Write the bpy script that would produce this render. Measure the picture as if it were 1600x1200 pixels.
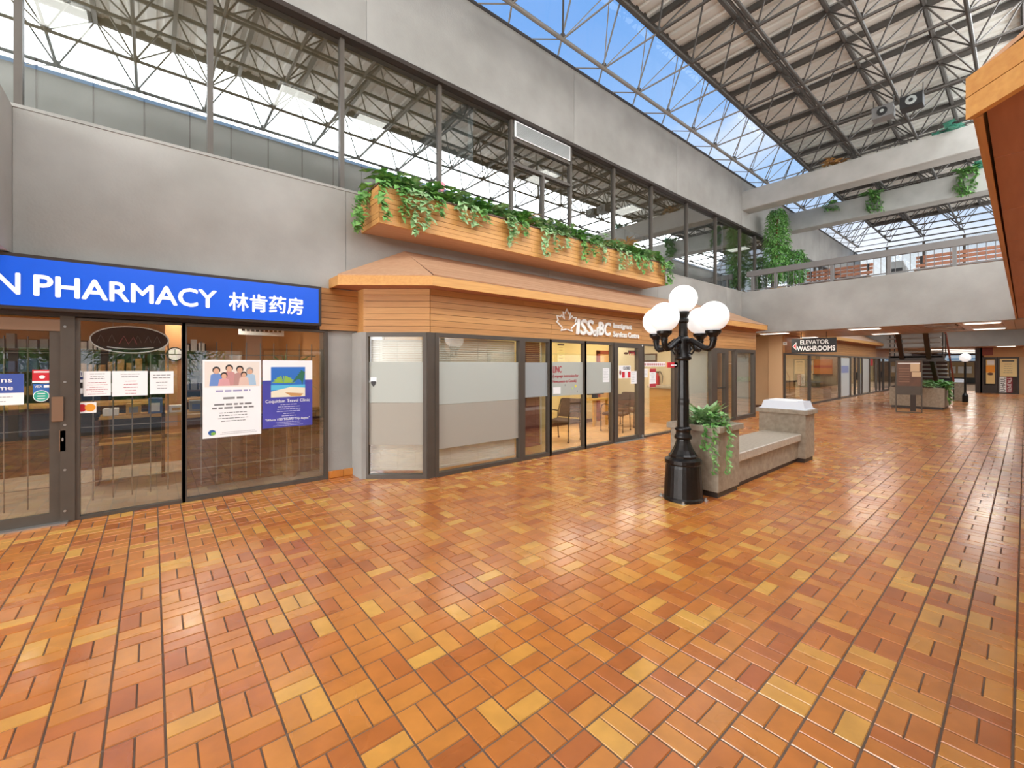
import bpy, math, random
from mathutils import Vector, Matrix
random.seed(7)
for o in list(bpy.data.objects): bpy.data.objects.remove(o, do_unlink=True)
SC = bpy.context.scene
COL = SC.collection

# ------------------------------------------------------------------ camera
cam_d = bpy.data.cameras.new('camera'); cam = bpy.data.objects.new('camera', cam_d); COL.objects.link(cam)
FPX = 671.0
cam_d.sensor_width = 36.0
cam_d.lens = FPX/1600.0*36.0
cam_d.shift_y = -30.0/1600.0
cam_d.clip_start = 0.05; cam_d.clip_end = 400
YAW = math.atan2(802, 671)                      # angle from the mall axis (+X) towards the shop fronts (+Y)
cam.location = (0, 0, 1.65)
cam.rotation_euler = (math.radians(90), 0, YAW-math.pi/2)
SC.camera = cam

# ------------------------------------------------------------------ world: blue sky, hazy white towards the horizon, thin clouds
W = bpy.data.worlds.new('sky'); SC.world = W; W.use_nodes = True
nt = W.node_tree; N = nt.nodes; Lk = nt.links
for n in list(N): N.remove(n)
tc = N.new('ShaderNodeTexCoord'); sep = N.new('ShaderNodeSeparateXYZ'); Lk.new(tc.outputs['Generated'], sep.inputs[0])
ramp = N.new('ShaderNodeValToRGB'); Lk.new(sep.outputs['Z'], ramp.inputs[0])
ramp.color_ramp.elements[0].position = 0.08; ramp.color_ramp.elements[0].color = (1.0, 1.02, 1.05, 1)
ramp.color_ramp.elements[1].position = 0.62; ramp.color_ramp.elements[1].color = (0.22, 0.47, 0.95, 1)
e = ramp.color_ramp.elements.new(0.36); e.color = (0.45, 0.69, 1.05, 1)
noi = N.new('ShaderNodeTexNoise'); noi.inputs['Scale'].default_value = 2.3; noi.inputs['Detail'].default_value = 7
mp = N.new('ShaderNodeMapping'); mp.inputs['Scale'].default_value = (1, 1, 2.2); Lk.new(tc.outputs['Generated'], mp.inputs[0]); Lk.new(mp.outputs[0], noi.inputs['Vector'])
cr = N.new('ShaderNodeValToRGB'); cr.color_ramp.elements[0].position = 0.5; cr.color_ramp.elements[1].position = 0.74; Lk.new(noi.outputs['Fac'], cr.inputs[0])
mx = N.new('ShaderNodeMix'); mx.data_type = 'RGBA'; Lk.new(cr.outputs[0], mx.inputs[0]); Lk.new(ramp.outputs[0], mx.inputs[6]); mx.inputs[7].default_value = (1.15, 1.17, 1.2, 1)
bg = N.new('ShaderNodeBackground'); bg.inputs['Strength'].default_value = 1.0; Lk.new(mx.outputs[2], bg.inputs[0])
wo = N.new('ShaderNodeOutputWorld'); Lk.new(bg.outputs[0], wo.inputs[0])

def area(name, loc, rot, sx, sy, power, color=(1, 1, 1)):
    l = bpy.data.lights.new(name, 'AREA'); l.shape = 'RECTANGLE'; l.size = sx; l.size_y = sy; l.energy = power; l.color = color
    o = bpy.data.objects.new(name, l); COL.objects.link(o); o.location = loc; o.rotation_euler = rot
    return o
def lamp(parent, loc, sx, sy, power, color=(1, .94, .82), rot=(0, 0, 0)):
    o = area('lamp_light', (0, 0, 0), rot, sx, sy, power, color); o.parent = parent; o.location = Vector(loc)-world_origin(parent); return o
# lamp for daylight through the right-hand roof strip, then two added fill lamps
area('skylight_daylight', (13, -0.44, 8.80), (math.radians(46.6), 0, 0), 34, 1.45, 1900, (0.95, 0.985, 1.0))
area('window_fill_lamp', (13, -0.97, 5.38), (math.radians(90), 0, 0), 36, 2.1, 720, (0.95, 0.985, 1.0))  # added fill lamp inside the right windows, brightens deck and left wall
area('rear_fill_lamp', (-8.6, 2.7, 4.0), (0, math.radians(-90), 0), 6.5, 7, 2300, (0.95, 0.985, 1.0))  # added unseen lamp behind the viewer, fills in the floor

SC.view_settings.view_transform = 'Standard'; SC.view_settings.look = 'None'
SC.view_settings.gamma = 1.0; SC.view_settings.use_curve_mapping = False
SC.view_settings.exposure = 0.0

# ------------------------------------------------------------------ materials
MATS = {}
def lin(h):
    v = [int(h[i:i+2], 16)/255 for i in (0, 2, 4)]
    return tuple(c/12.92 if c <= .04045 else ((c+.055)/1.055)**2.4 for c in v)
def mat(name, col, rough=.6, metal=0, var=0, scale=8, bump=0, bscale=60, spec=.5, stretch=None, objrand=0, emit=0, coat=0, col2=None, rot=None):
    if name in MATS: return MATS[name]
    m = bpy.data.materials.new(name); m.use_nodes = True; MATS[name] = m
    nt = m.node_tree; b = nt.nodes['Principled BSDF']
    c = lin(col) if isinstance(col, str) else col
    c2 = lin(col2) if isinstance(col2, str) else col2
    b.inputs['Base Color'].default_value = (*c, 1); b.inputs['Roughness'].default_value = rough; b.inputs['Metallic'].default_value = metal
    b.inputs['Specular IOR Level'].default_value = spec
    if coat: b.inputs['Coat Weight'].default_value = coat; b.inputs['Coat Roughness'].default_value = .12
    if emit: b.inputs['Emission Color'].default_value = (*c, 1); b.inputs['Emission Strength'].default_value = emit
    if var or bump or objrand:
        tc = nt.nodes.new('ShaderNodeTexCoord'); mp = nt.nodes.new('ShaderNodeMapping')
        if stretch: mp.inputs['Scale'].default_value = stretch
        if rot is not None: mp.vector_type = 'TEXTURE'; mp.inputs['Rotation'].default_value = (0, 0, rot); mp.inputs['Scale'].default_value = tuple(1/v for v in stretch)
        oi = nt.nodes.new('ShaderNodeObjectInfo')
        ad = nt.nodes.new('ShaderNodeVectorMath'); ad.operation = 'MULTIPLY_ADD'
        nt.links.new(oi.outputs['Random'], ad.inputs[0]); ad.inputs[1].default_value = (31, 17, 23) if objrand else (0, 0, 0)
        nt.links.new(tc.outputs['Object'], ad.inputs[2]); nt.links.new(ad.outputs[0], mp.inputs[0])
        nz = nt.nodes.new('ShaderNodeTexNoise'); nz.inputs['Scale'].default_value = scale; nz.inputs['Detail'].default_value = 6
        nt.links.new(mp.outputs[0], nz.inputs['Vector'])
        mr = nt.nodes.new('ShaderNodeMapRange'); mr.inputs[1].default_value = .3; mr.inputs[2].default_value = .7
        nt.links.new(nz.outputs['Fac'], mr.inputs[0])
        fac = mr.outputs[0]
        if objrand:
            mm = nt.nodes.new('ShaderNodeMix'); mm.inputs[0].default_value = objrand
            nt.links.new(mr.outputs[0], mm.inputs[2]); nt.links.new(oi.outputs['Random'], mm.inputs[3]); fac = mm.outputs[0]
        mix = nt.nodes.new('ShaderNodeMix'); mix.data_type = 'RGBA'; nt.links.new(fac, mix.inputs[0])
        lo = c2 if c2 else tuple(x*(1-var) for x in c); hi = c if c2 else tuple(min(1, x*(1+var)) for x in c)
        mix.inputs[6].default_value = (*lo, 1); mix.inputs[7].default_value = (*hi, 1)
        nt.links.new(mix.outputs[2], b.inputs['Base Color'])
        if bump:
            n2 = nt.nodes.new('ShaderNodeTexNoise'); n2.inputs['Scale'].default_value = bscale; n2.inputs['Detail'].default_value = 4
            nt.links.new(mp.outputs[0], n2.inputs['Vector'])
            bp = nt.nodes.new('ShaderNodeBump'); bp.inputs['Strength'].default_value = bump; bp.inputs['Distance'].default_value = .01
            nt.links.new(n2.outputs['Fac'], bp.inputs['Height']); nt.links.new(bp.outputs[0], b.inputs['Normal'])
    return m
def glass(name, tint=(.93, .95, .95), refl=.1, rough=0.0):
    if name in MATS: return MATS[name]
    m = bpy.data.materials.new(name); m.use_nodes = True; MATS[name] = m
    nt = m.node_tree; nt.nodes.remove(nt.nodes['Principled BSDF']); out = nt.nodes['Material Output']
    tr = nt.nodes.new('ShaderNodeBsdfTransparent'); tr.inputs[0].default_value = (*tint, 1)
    gl = nt.nodes.new('ShaderNodeBsdfGlossy'); gl.inputs['Roughness'].default_value = rough; gl.inputs[0].default_value = (1, 1, 1, 1)
    ge = nt.nodes.new('ShaderNodeNewGeometry'); dp = nt.nodes.new('ShaderNodeVectorMath'); dp.operation = 'DOT_PRODUCT'
    nt.links.new(ge.outputs['Normal'], dp.inputs[0]); nt.links.new(ge.outputs['Incoming'], dp.inputs[1])
    prev = dp.outputs['Value']                           # Schlick: refl + .03 + .97*(1-|cos|)^5, the same from both sides of the pane
    for op, v in (('ABSOLUTE', 0), ('SUBTRACT', 1), ('POWER', 5), ('MULTIPLY', .95), ('ADD', .03+refl)):
        q = nt.nodes.new('ShaderNodeMath'); q.operation = op
        if op == 'SUBTRACT': q.inputs[0].default_value = 1; nt.links.new(prev, q.inputs[1])
        else: nt.links.new(prev, q.inputs[0]); q.inputs[1].default_value = v
        prev = q.outputs[0]
    ma = q; q.use_clamp = True
    mx = nt.nodes.new('ShaderNodeMixShader'); nt.links.new(ma.outputs[0], mx.inputs[0]); nt.links.new(tr.outputs[0], mx.inputs[1]); nt.links.new(gl.outputs[0], mx.inputs[2])
    nt.links.new(mx.outputs[0], out.inputs[0])
    return m
def veil(name, col, alpha, rough=.6):
    """translucent film / frosted sheet: part see-through, part matt"""
    if name in MATS: return MATS[name]
    m = bpy.data.materials.new(name); m.use_nodes = True; MATS[name] = m
    nt = m.node_tree; b = nt.nodes['Principled BSDF']; out = nt.nodes['Material Output']
    b.inputs['Base Color'].default_value = (*lin(col), 1); b.inputs['Roughness'].default_value = rough
    tr = nt.nodes.new('ShaderNodeBsdfTransparent'); mx = nt.nodes.new('ShaderNodeMixShader'); mx.inputs[0].default_value = alpha
    nt.links.new(tr.outputs[0], mx.inputs[1]); nt.links.new(b.outputs[0], mx.inputs[2]); nt.links.new(mx.outputs[0], out.inputs[0])
    return m
def emat(name, col, strength):
    if name in MATS: return MATS[name]
    m = bpy.data.materials.new(name); m.use_nodes = True; MATS[name] = m
    nt = m.node_tree; b = nt.nodes['Principled BSDF']
    b.inputs['Base Color'].default_value = (.8, .8, .8, 1); b.inputs['Emission Color'].default_value = (*(lin(col) if isinstance(col, str) else col), 1)
    b.inputs['Emission Strength'].default_value = strength
    return m
def brick_mat():
    m = bpy.data.materials.new('quarry_brick'); m.use_nodes = True; MATS['brick'] = m
    nt = m.node_tree; b = nt.nodes['Principled BSDF']; n = nt.nodes; l = nt.links
    oi = n.new('ShaderNodeObjectInfo'); ge = n.new('ShaderNodeNewGeometry')
    ad = n.new('ShaderNodeMath'); ad.operation = 'ADD'; l.new(oi.outputs['Random'], ad.inputs[0]); l.new(ge.outputs['Random Per Island'], ad.inputs[1])
    fr = n.new('ShaderNodeMath'); fr.operation = 'FRACT'; l.new(ad.outputs[0], fr.inputs[0])
    cr = n.new('ShaderNodeValToRGB'); l.new(fr.outputs[0], cr.inputs[0])
    E = cr.color_ramp.elements; E[0].position = 0; E[0].color = (*lin('b0622e'), 1); E[1].position = 1; E[1].color = (*lin('dea64e'), 1)
    for p, c in ((.12, 'ba6a30'), (.35, 'c57634'), (.65, 'ca7e37'), (.84, 'd0883c'), (.92, 'd89a46')):
        e = E.new(p); e.color = (*lin(c), 1)
    nz = n.new('ShaderNodeTexNoise'); nz.inputs['Scale'].default_value = 7; nz.inputs['Detail'].default_value = 5; l.new(ge.outputs['Position'], nz.inputs['Vector'])
    hs = n.new('ShaderNodeHueSaturation'); mr = n.new('ShaderNodeMapRange'); mr.inputs[1].default_value = .3; mr.inputs[2].default_value = .7; mr.inputs[3].default_value = .88; mr.inputs[4].default_value = 1.1
    l.new(nz.outputs['Fac'], mr.inputs[0]); l.new(mr.outputs[0], hs.inputs['Value']); l.new(cr.outputs[0], hs.inputs['Color']); l.new(hs.outputs[0], b.inputs['Base Color'])
    n3 = n.new('ShaderNodeTexNoise'); n3.inputs['Scale'].default_value = 1.3; n3.inputs['Detail'].default_value = 3; l.new(ge.outputs['Position'], n3.inputs['Vector'])
    m3 = n.new('ShaderNodeMapRange'); m3.inputs[1].default_value = .35; m3.inputs[2].default_value = .65; m3.inputs[3].default_value = .22; m3.inputs[4].default_value = .34
    l.new(n3.outputs['Fac'], m3.inputs[0]); l.new(m3.outputs[0], b.inputs['Roughness'])
    n2 = n.new('ShaderNodeTexNoise'); n2.inputs['Scale'].default_value = 9; n2.inputs['Detail'].default_value = 3; l.new(ge.outputs['Position'], n2.inputs['Vector'])
    bp = n.new('ShaderNodeBump'); bp.inputs['Strength'].default_value = .15; bp.inputs['Distance'].default_value = .003; l.new(n2.outputs['Fac'], bp.inputs['Height']); l.new(bp.outputs[0], b.inputs['Normal'])
    b.inputs['Specular IOR Level'].default_value = .55; b.inputs['Coat Weight'].default_value = .6; b.inputs['Coat Roughness'].default_value = .18
    return m
brick_mat()
CONC = mat('concrete', 'aca8a1', .85, var=.1, scale=1.1, bump=.25, bscale=35, col2='97938c')
CONC2 = mat('concrete_beam', 'b7b4ae', .85, var=.08, scale=1.5, bump=.25, bscale=35, col2='a19e97')
GROUT = mat('grout', '6f5c4e', .9, var=.25, scale=6)
CEDAR = mat('cedar', 'cd9759', .5, var=.3, scale=3.0, stretch=(.8, 16, 16), objrand=.45, col2='ad7643', bump=.1, bscale=20)
CEDAR_C = mat('cedar_angled', 'cd9759', .5, var=.3, scale=3.0, stretch=(.8, 16, 16), objrand=.45, col2='ad7643', bump=.1, bscale=20, rot=math.atan2(-.61, .74))
CEDAR_Y = mat('cedar_crosswise', 'd39e5c', .5, var=.3, scale=3.0, stretch=(16, .8, 16), objrand=.4, col2='b57c45', bump=.1, bscale=20)
CEDAR_L = mat('cedar_light', 'dda65e', .5, var=.3, scale=3.0, stretch=(.8, 14, 14), objrand=.35, col2='c98c4a')
ROOFW = mat('canopy_plank', 'd0a582', .6, var=.2, scale=2.5, stretch=(.7, 14, 14), objrand=.4, col2='ba8a67')
SOFW = mat('soffit_plywood', 'b98266', .55, var=.2, scale=2.5, stretch=(.8, 9, 9), objrand=.4, col2='a56c53')
CEILW = mat('soffit_boards', 'b9936f', .35, var=.3, scale=3, stretch=(10, .7, 10), objrand=.5, col2='8f6d52')
GAP = mat('dark_gap', '2a1a10', .9)
BRONZE = mat('bronze_aluminium', '544b42', .42, metal=.2, var=.08, scale=5)
BRONZE_D = mat('bronze_dark', '3c312a', .45, metal=.3)
BRONZE_L = mat('bronze_light', '8d6f58', .4, metal=.4)
ALU = mat('brushed_aluminium', 'b9b9b6', .35, metal=.8)
STEEL = mat('frame_steel', '4c4742', .55, metal=.2, var=.15, scale=3)
STEEL2 = mat('frame_steel_pale', '8a847d', .5, metal=.2)
DECK = mat('roof_deck_paint', 'dfdcd4', .7, var=.06, scale=1)
RAIL = mat('railing_paint', '75706c', .5)
GLASS = glass('clear_glass', refl=.06)
GLASS_UP = glass('upper_window_glass', (.8, .82, .82), refl=.2)
GLASS_SH = glass('shop_glass', (.92, .92, .9), refl=.13)
GLASS_DULL = glass('dull_glass', (.9, .9, .88), refl=-.02, rough=.4)  # rough, low reflection, to spread the mirrored glare of the rear lamp
GLASS_SKY = glass('skylight_glass', (.97, .98, 1), refl=0)
FROST = veil('frosted_film', 'b9bcb2', .9)
FROST2 = veil('frosted_film_warm', 'aaa294', .9)
FROST_G = veil('grey_film', 'a3a7a5', .9)
WHITE = mat('white_enamel', 'f0f0ee', .4)
PAPER = mat('paper', 'f1f0ee', .7)
BLACK = mat('cast_iron', '24211f', .32, metal=.5, var=.2, scale=20, bump=.1, bscale=90)
BLACKP = mat('black_plastic', '1d1c1c', .5)
GRAN = mat('granite', 'a89a86', .5, var=.15, scale=14, col2='8d7f6d')
GRAN_T = mat('granite_pale', 'c4b9a8', .35, var=.1, scale=25, col2='ada08e')
BEIGE = mat('beige_paint', 'bf9d78', .7, var=.04, scale=2)
CREAM = mat('cream_paint', 'e3d7b8', .8)
YELLOW = mat('yellow_paint', 'e2cd8e', .8)
TAN = mat('tan_floor', 'c9a070', .5, var=.12, scale=5)
GREYP = mat('grey_panel_paint', '9fa39f', .7)
DKBR = mat('dark_brown_wood', '5a3826', .5, var=.2, scale=4, stretch=(12, 12, .8))
RED = mat('red_print', 'c8202c', .6)
REDB = mat('red_wood', '8e3b24', .5, var=.15, scale=5)
PINE = mat('counter_pine', 'cfa05c', .45, var=.15, scale=4, stretch=(1, 10, 10))
FABRIC = mat('brown_fabric', '5d4a44', .9, var=.15, scale=60)
LEAF = mat('leaf_green', '92c06a', .45, var=.4, scale=9, col2='4c8a40')
LEAF2 = mat('leaf_variegated', 'c3d8a6', .45, var=.4, scale=14, col2='5f9a50')
LEAF3 = mat('leaf_teal', '6fb3a0', .5, var=.3, scale=6, col2='3f8a72')
LEAFB = mat('leaf_dry', 'c69a5c', .7, var=.3, scale=6, col2='8f6634')
BARK = mat('bark', '8b6a48', .9, var=.3, scale=12)
SOIL = mat('soil', '3a2a20', 1)
GLOBE = emat('globe_glow', (1, .985, .96), .55)
TUBE = emat('fluorescent_glow', (1, .93, .8), 2.2)
TUBE2 = emat('shop_light_glow', (1, .95, .85), 3.0)
TUBE3 = emat('upper_room_glow', (1, .96, .88), 1.6)

# ------------------------------------------------------------------ geometry helpers
ORG = {}
def world_origin(o): return ORG.get(o.name, Vector((0, 0, 0))) if o else Vector((0, 0, 0))
def FL(Y): return lambda s, t, z: (s, Y-t, z)          # vertical plane facing the viewer across the mall (-Y)
def FX(X): return lambda s, t, z: (X-t, -s, z)         # vertical plane facing down the mall (-X); s runs to the viewer's right
def FC(p, q):
    d = Vector((q[0]-p[0], q[1]-p[1])); d.normalize(); n = Vector((d.y, -d.x))
    return lambda s, t, z: (p[0]+d.x*s+n.x*t, p[1]+d.y*s+n.y*t, z)
IDT = lambda x, y, z: (x, y, z)
class MB:
    def __init__(s, T=IDT):
        s.v = []; s.f = []; s.T = T
        o, x, y, z = (Vector(T(*p)) for p in ((0, 0, 0), (1, 0, 0), (0, 1, 0), (0, 0, 1)))
        s.flip = (x-o).cross(y-o).dot(z-o) < 0
    def add(s, vs, fs):
        b = len(s.v); s.v += [s.T(*v) for v in vs]
        s.f += [tuple(b+i for i in (reversed(f) if s.flip else f)) for f in fs]; return s
    def box(s, x0, x1, y0, y1, z0, z1):
        return s.add([(x0, y0, z0), (x1, y0, z0), (x1, y1, z0), (x0, y1, z0), (x0, y0, z1), (x1, y0, z1), (x1, y1, z1), (x0, y1, z1)],
                     [(0, 3, 2, 1), (4, 5, 6, 7), (0, 1, 5, 4), (1, 2, 6, 5), (2, 3, 7, 6), (3, 0, 4, 7)])
    def bbox(s, x0, x1, y0, y1, z0, z1, b=.006):
        """box with chamfered long edges (top and bottom rims)"""
        vs = []
        for z, i in ((z0, b), (z0+b, 0), (z1-b, 0), (z1, b)):
            vs += [(x0+i, y0+i, z), (x1-i, y0+i, z), (x1-i, y1-i, z), (x0+i, y1-i, z)]
        fs = [(3, 2, 1, 0), (12, 13, 14, 15)]
        for k in range(3):
            for i in range(4): fs.append((4*k+i, 4*k+(i+1) % 4, 4*k+4+(i+1) % 4, 4*k+4+i))
        return s.add(vs, fs)
    def tube(s, p, q, r, n=6, r2=None):
        p = Vector(p); q = Vector(q); d = (q-p).normalized(); r2 = r if r2 is None else r2
        a = d.orthogonal().normalized(); b = d.cross(a); vs = []
        for c, rr in ((p, r), (q, r2)):
            for i in range(n):
                w = 2*math.pi*i/n; vs.append(tuple(c+a*math.cos(w)*rr+b*math.sin(w)*rr))
        fs = [(i, (i+1) % n, n+(i+1) % n, n+i) for i in range(n)]+[tuple(range(n-1, -1, -1)), tuple(range(n, 2*n))]
        return s.add(vs, fs)
    def path(s, pts, r, n=6, r2=None):
        pts = [Vector(p) for p in pts]; m = len(pts); vs = []; up = None
        for k, p in enumerate(pts):
            d = (pts[min(k+1, m-1)]-pts[max(k-1, 0)]).normalized()
            a = d.orthogonal().normalized() if up is None else (up-d*up.dot(d)).normalized(); up = a; b = d.cross(a)
            rr = r if r2 is None else r+(r2-r)*k/(m-1)
            for i in range(n):
                w = 2*math.pi*i/n; vs.append(tuple(p+a*math.cos(w)*rr+b*math.sin(w)*rr))
        fs = [(k*n+i, k*n+(i+1) % n, (k+1)*n+(i+1) % n, (k+1)*n+i) for k in range(m-1) for i in range(n)]
        fs += [tuple(range(n-1, -1, -1)), tuple(range((m-1)*n, m*n))]
        return s.add(vs, fs)
    def lathe(s, c, prof, n=20, flute=0):
        vs = []; m = len(prof)
        for r, z in prof:
            for i in range(n):
                w = 2*math.pi*i/n; k = 1-(flute if (i % 2) else 0); vs.append((c[0]+math.cos(w)*r*k, c[1]+math.sin(w)*r*k, c[2]+z))
        fs = [(k*n+i, k*n+(i+1) % n, (k+1)*n+(i+1) % n, (k+1)*n+i) for k in range(m-1) for i in range(n)]
        fs += [tuple(range(n-1, -1, -1)), tuple(range((m-1)*n, m*n))]
        return s.add(vs, fs)
    def ball(s, c, r, n=20, m=12, sz=1):
        prof = [(max(r*math.sin(math.pi*k/m), .001), -r*sz*math.cos(math.pi*k/m)) for k in range(m+1)]
        return s.lathe(c, prof, n)
    def poly(s, pts, t0, t1):
        """outline in (s,z) extruded from depth t0 to t1"""
        n = len(pts); vs = [(a, t0, b) for a, b in pts]+[(a, t1, b) for a, b in pts]
        return s.add(vs, [tuple(range(n)), tuple(range(2*n-1, n-1, -1))]+[(i, n+i, n+(i+1) % n, (i+1) % n) for i in range(n)])
    def disc(s, cx, cz, rx, rz, t0, t1, n=20):
        return s.poly([(cx+rx*math.cos(2*math.pi*i/n), cz+rz*math.sin(2*math.pi*i/n)) for i in range(n)], t0, t1)
    def leaf(s, c, d, up, L, w):
        """a pointed leaf folded along its rib"""
        c = Vector(c); d = Vector(d).normalized(); up = Vector(up); sd = d.cross(up)
        if sd.length < 1e-3: sd = d.orthogonal()
        sd.normalize(); u = sd.cross(d)
        p = [c, c+d*L*.45+u*L*.05, c+d*L-u*L*.12, c+d*L*.38+sd*w*.5+u*L*.14, c+d*L*.38-sd*w*.5+u*L*.14]
        return s.add([tuple(x) for x in p], [(0, 1, 3), (1, 2, 3), (0, 4, 1), (1, 4, 2)])
    def build(s, name, m, parent=None, smooth=False, kind=None, label=None, cat=None, group=None, base=False):
        me = bpy.data.meshes.new(name)
        xs = [v[0] for v in s.v]; ys = [v[1] for v in s.v]; zs = [v[2] for v in s.v]
        o0 = Vector(((min(xs)+max(xs))/2, (min(ys)+max(ys))/2, min(zs)))
        me.from_pydata([(v[0]-o0.x, v[1]-o0.y, v[2]-o0.z) for v in s.v], [], s.f)
        if smooth: me.polygons.foreach_set('use_smooth', [True]*len(me.polygons))
        me.materials.append(m); me.update()
        o = bpy.data.objects.new(name, me); COL.objects.link(o)
        if parent: o.parent = parent
        o.location = o0-world_origin(parent); ORG[o.name] = o0
        tag(o, label, cat, group, kind)
        return o
def tag(o, label=None, cat=None, group=None, kind=None):
    if label: o['label'] = label
    if cat: o['category'] = cat
    if group: o['group'] = group
    if kind: o['kind'] = kind
    return o
def thing(name, loc, label=None, cat=None, group=None, kind=None):
    o = bpy.data.objects.new(name, None); COL.objects.link(o); o.location = loc; o.empty_display_size = .1
    ORG[o.name] = Vector(loc); return tag(o, label, cat, group, kind)
def box(name, b, m, parent=None, **k): return MB(k.pop('T', IDT)).box(*b).build(name, m, parent, **k)
def bbox(name, dims, m, parent=None, **k): return MB(k.pop('T', IDT)).bbox(*dims, **({'b': k.pop('b')} if 'b' in k else {})).build(name, m, parent, **k)
def share(src, loc, parent, rot=None, scl=None, mtx=None):
    """another object with the same mesh"""
    o = src.copy(); COL.objects.link(o); o.parent = parent
    if mtx is not None: o.matrix_local = mtx
    else:
        o.location = Vector(loc)-world_origin(parent)
        if rot is not None: o.rotation_euler = rot
        if scl is not None: o.scale = scl
    ORG[o.name] = Vector(loc) if loc is not None else Vector((0, 0, 0))
    return o
def copy_tree(o, off, **tags):
    c = o.copy(); COL.objects.link(c); c.location = o.location+Vector(off); ORG[c.name] = world_origin(o)+Vector(off)
    for ch in o.children:
        d = ch.copy(); COL.objects.link(d); d.parent = c; ORG[d.name] = world_origin(ch)+Vector(off)
        for g in ch.children:
            e = g.copy(); COL.objects.link(e); e.parent = d; ORG[e.name] = world_origin(g)+Vector(off)
    tag(c, **tags); return c
def text(name, s, T, s0, s1, z0, z1, t, m, parent, depth=.004, bold=0.0, shear=0.0, **k):
    """lettering fitted into the rectangle s0..s1, z0..z1 of plane T"""
    cu = bpy.data.curves.new('t', 'FONT'); cu.body = s; cu.size = 1; cu.shear = shear; cu.extrude = .02; cu.resolution_u = 3
    to = bpy.data.objects.new('t', cu); COL.objects.link(to)
    dg = bpy.context.evaluated_depsgraph_get(); me = bpy.data.meshes.new_from_object(to.evaluated_get(dg))
    vs = [tuple(v.co) for v in me.vertices]; fs = [tuple(p.vertices) for p in me.polygons]
    bpy.data.objects.remove(to); bpy.data.curves.remove(cu); bpy.data.meshes.remove(me)
    if not vs: return None
    x0 = min(v[0] for v in vs); x1 = max(v[0] for v in vs); y0 = min(v[1] for v in vs); y1 = max(v[1] for v in vs)
    b = MB(T)
    for kk, (ox, oy) in enumerate(((0, 0),) if not bold else ((-bold, 0), (0, -bold), (bold, 0), (0, bold))): b.add([(s0+(v[0]+ox-x0)/(x1-x0)*(s1-s0), t+(depth+kk*.0008 if v[2] > 0 else 0), z0+(v[1]+oy-y0)/(y1-y0)*(z1-z0)) for v in vs], fs)
    return b.build(name, m, parent, **k)
def boards(parent, T, s0, s1, z0, z1, rows, t, th, m, joints=(), name='board', gap=.005):
    """horizontal lap boards, each its own piece; joints = mean length between butt joints (0 = none)"""
    h = (z1-z0)/rows
    for r in range(rows):
        cuts = [s0]
        if joints:
            x = s0+random.uniform(.5, 1)*joints
            while x < s1-.5: cuts.append(x); x += joints*random.uniform(.7, 1.2)
        cuts.append(s1)
        for a, b in zip(cuts, cuts[1:]):
            e = random.uniform(-.003, .003)
            box(name, (a+.0015, b-.0015, t, t+th+e, z0+r*h+gap/2, z0+(r+1)*h-gap/2), m, parent, T=T)
NW = [0]
def window(T, s0, s1, z0, z1, fw=.05, ft=.06, gl=None, frame=None, t=0, parent=None, name=None, sub=()):
    """frame of four bars, pane, optional extra bars"""
    if parent is None:
        NW[0] += 1; c = T((s0+s1)/2, t, z0); parent = thing('window_%d' % NW[0], c, kind='structure')
    b = MB(T); fr = frame or BRONZE
    b.box(s0, s0+fw, t-ft/2, t+ft/2, z0, z1).box(s1-fw, s1, t-ft/2, t+ft/2, z0, z1)
    b.box(s0+fw, s1-fw, t-ft/2, t+ft/2, z0, z0+fw).box(s0+fw, s1-fw, t-ft/2, t+ft/2, z1-fw, z1)
    for r in sub: b.box(*r[:2], t-ft/2, t+ft/2, *r[2:])
    b.build('frame', fr, parent)
    box('pane', (s0+fw, s1-fw, t-.004, t+.004, z0+fw, z1-fw), gl or GLASS_SH, parent, T=T)
    return parent

# ================================================================== SETTING
WL = 6.45; PH = 6.50; IS = 5.58          # planes: upper concrete wall, pharmacy front, bay front
WR = -1.02                               # right-hand wall
SILL, WTOP, WALLTOP, SPAN = 4.22, 6.55, 8.22, 2.75
# ---- floor: basket weave of quarry bricks, 0.2085 m blocks
floor = box('floor', (-9, 60, WR-.1, 12, -.2, -.005), GROUT, kind='structure')
PIT = .2085; BX, BY = 1.712, 1.285
def brick_mesh(lx, ly):
    b = MB(); z = 0; i = .003
    b.add([(-lx/2, -ly/2, -.006), (lx/2, -ly/2, -.006), (lx/2, ly/2, -.006), (-lx/2, ly/2, -.006),
           (-lx/2+i, -ly/2+i, 0), (lx/2-i, -ly/2+i, 0), (lx/2-i, ly/2-i, 0), (-lx/2+i, ly/2-i, 0)],
          [(4, 5, 6, 7), (0, 1, 5, 4), (1, 2, 6, 5), (2, 3, 7, 6), (3, 0, 4, 7)])
    return b
LA, LB = PIT-.0075, (PIT-.0075-.005)/2
fxv, fyv = math.cos(YAW), math.sin(YAW); rxv, ryv = math.sin(YAW), -math.cos(YAW)
cells = []
for i in range(-52, 184):
    for j in range(-11, 26):
        x = BX+(i+.5)*PIT; y = BY+(j+.5)*PIT
        if x < -8.9 or y < WR+.1: continue
        if y > 6.5: continue
        along = (i+j) % 2 == 1
        for k in (-1, 1):
            c = (x, y+k*(LB/2+.0025)) if along else (x+k*(LB/2+.0025), y)
            d = c[0]*fxv+c[1]*fyv; u = (c[0]*rxv+c[1]*ryv)
            vis = d > .9 and abs(u/d) < 1.24 and 1.65/d < .95
            cells.append((d if vis else 99+abs(d), c, along))
cells.sort()
proto = {}
for al in (True, False):
    o = brick_mesh(LA if al else LB, LB if al else LA).build('brick', MATS['brick'], floor); proto[al] = o
used = set()
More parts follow.
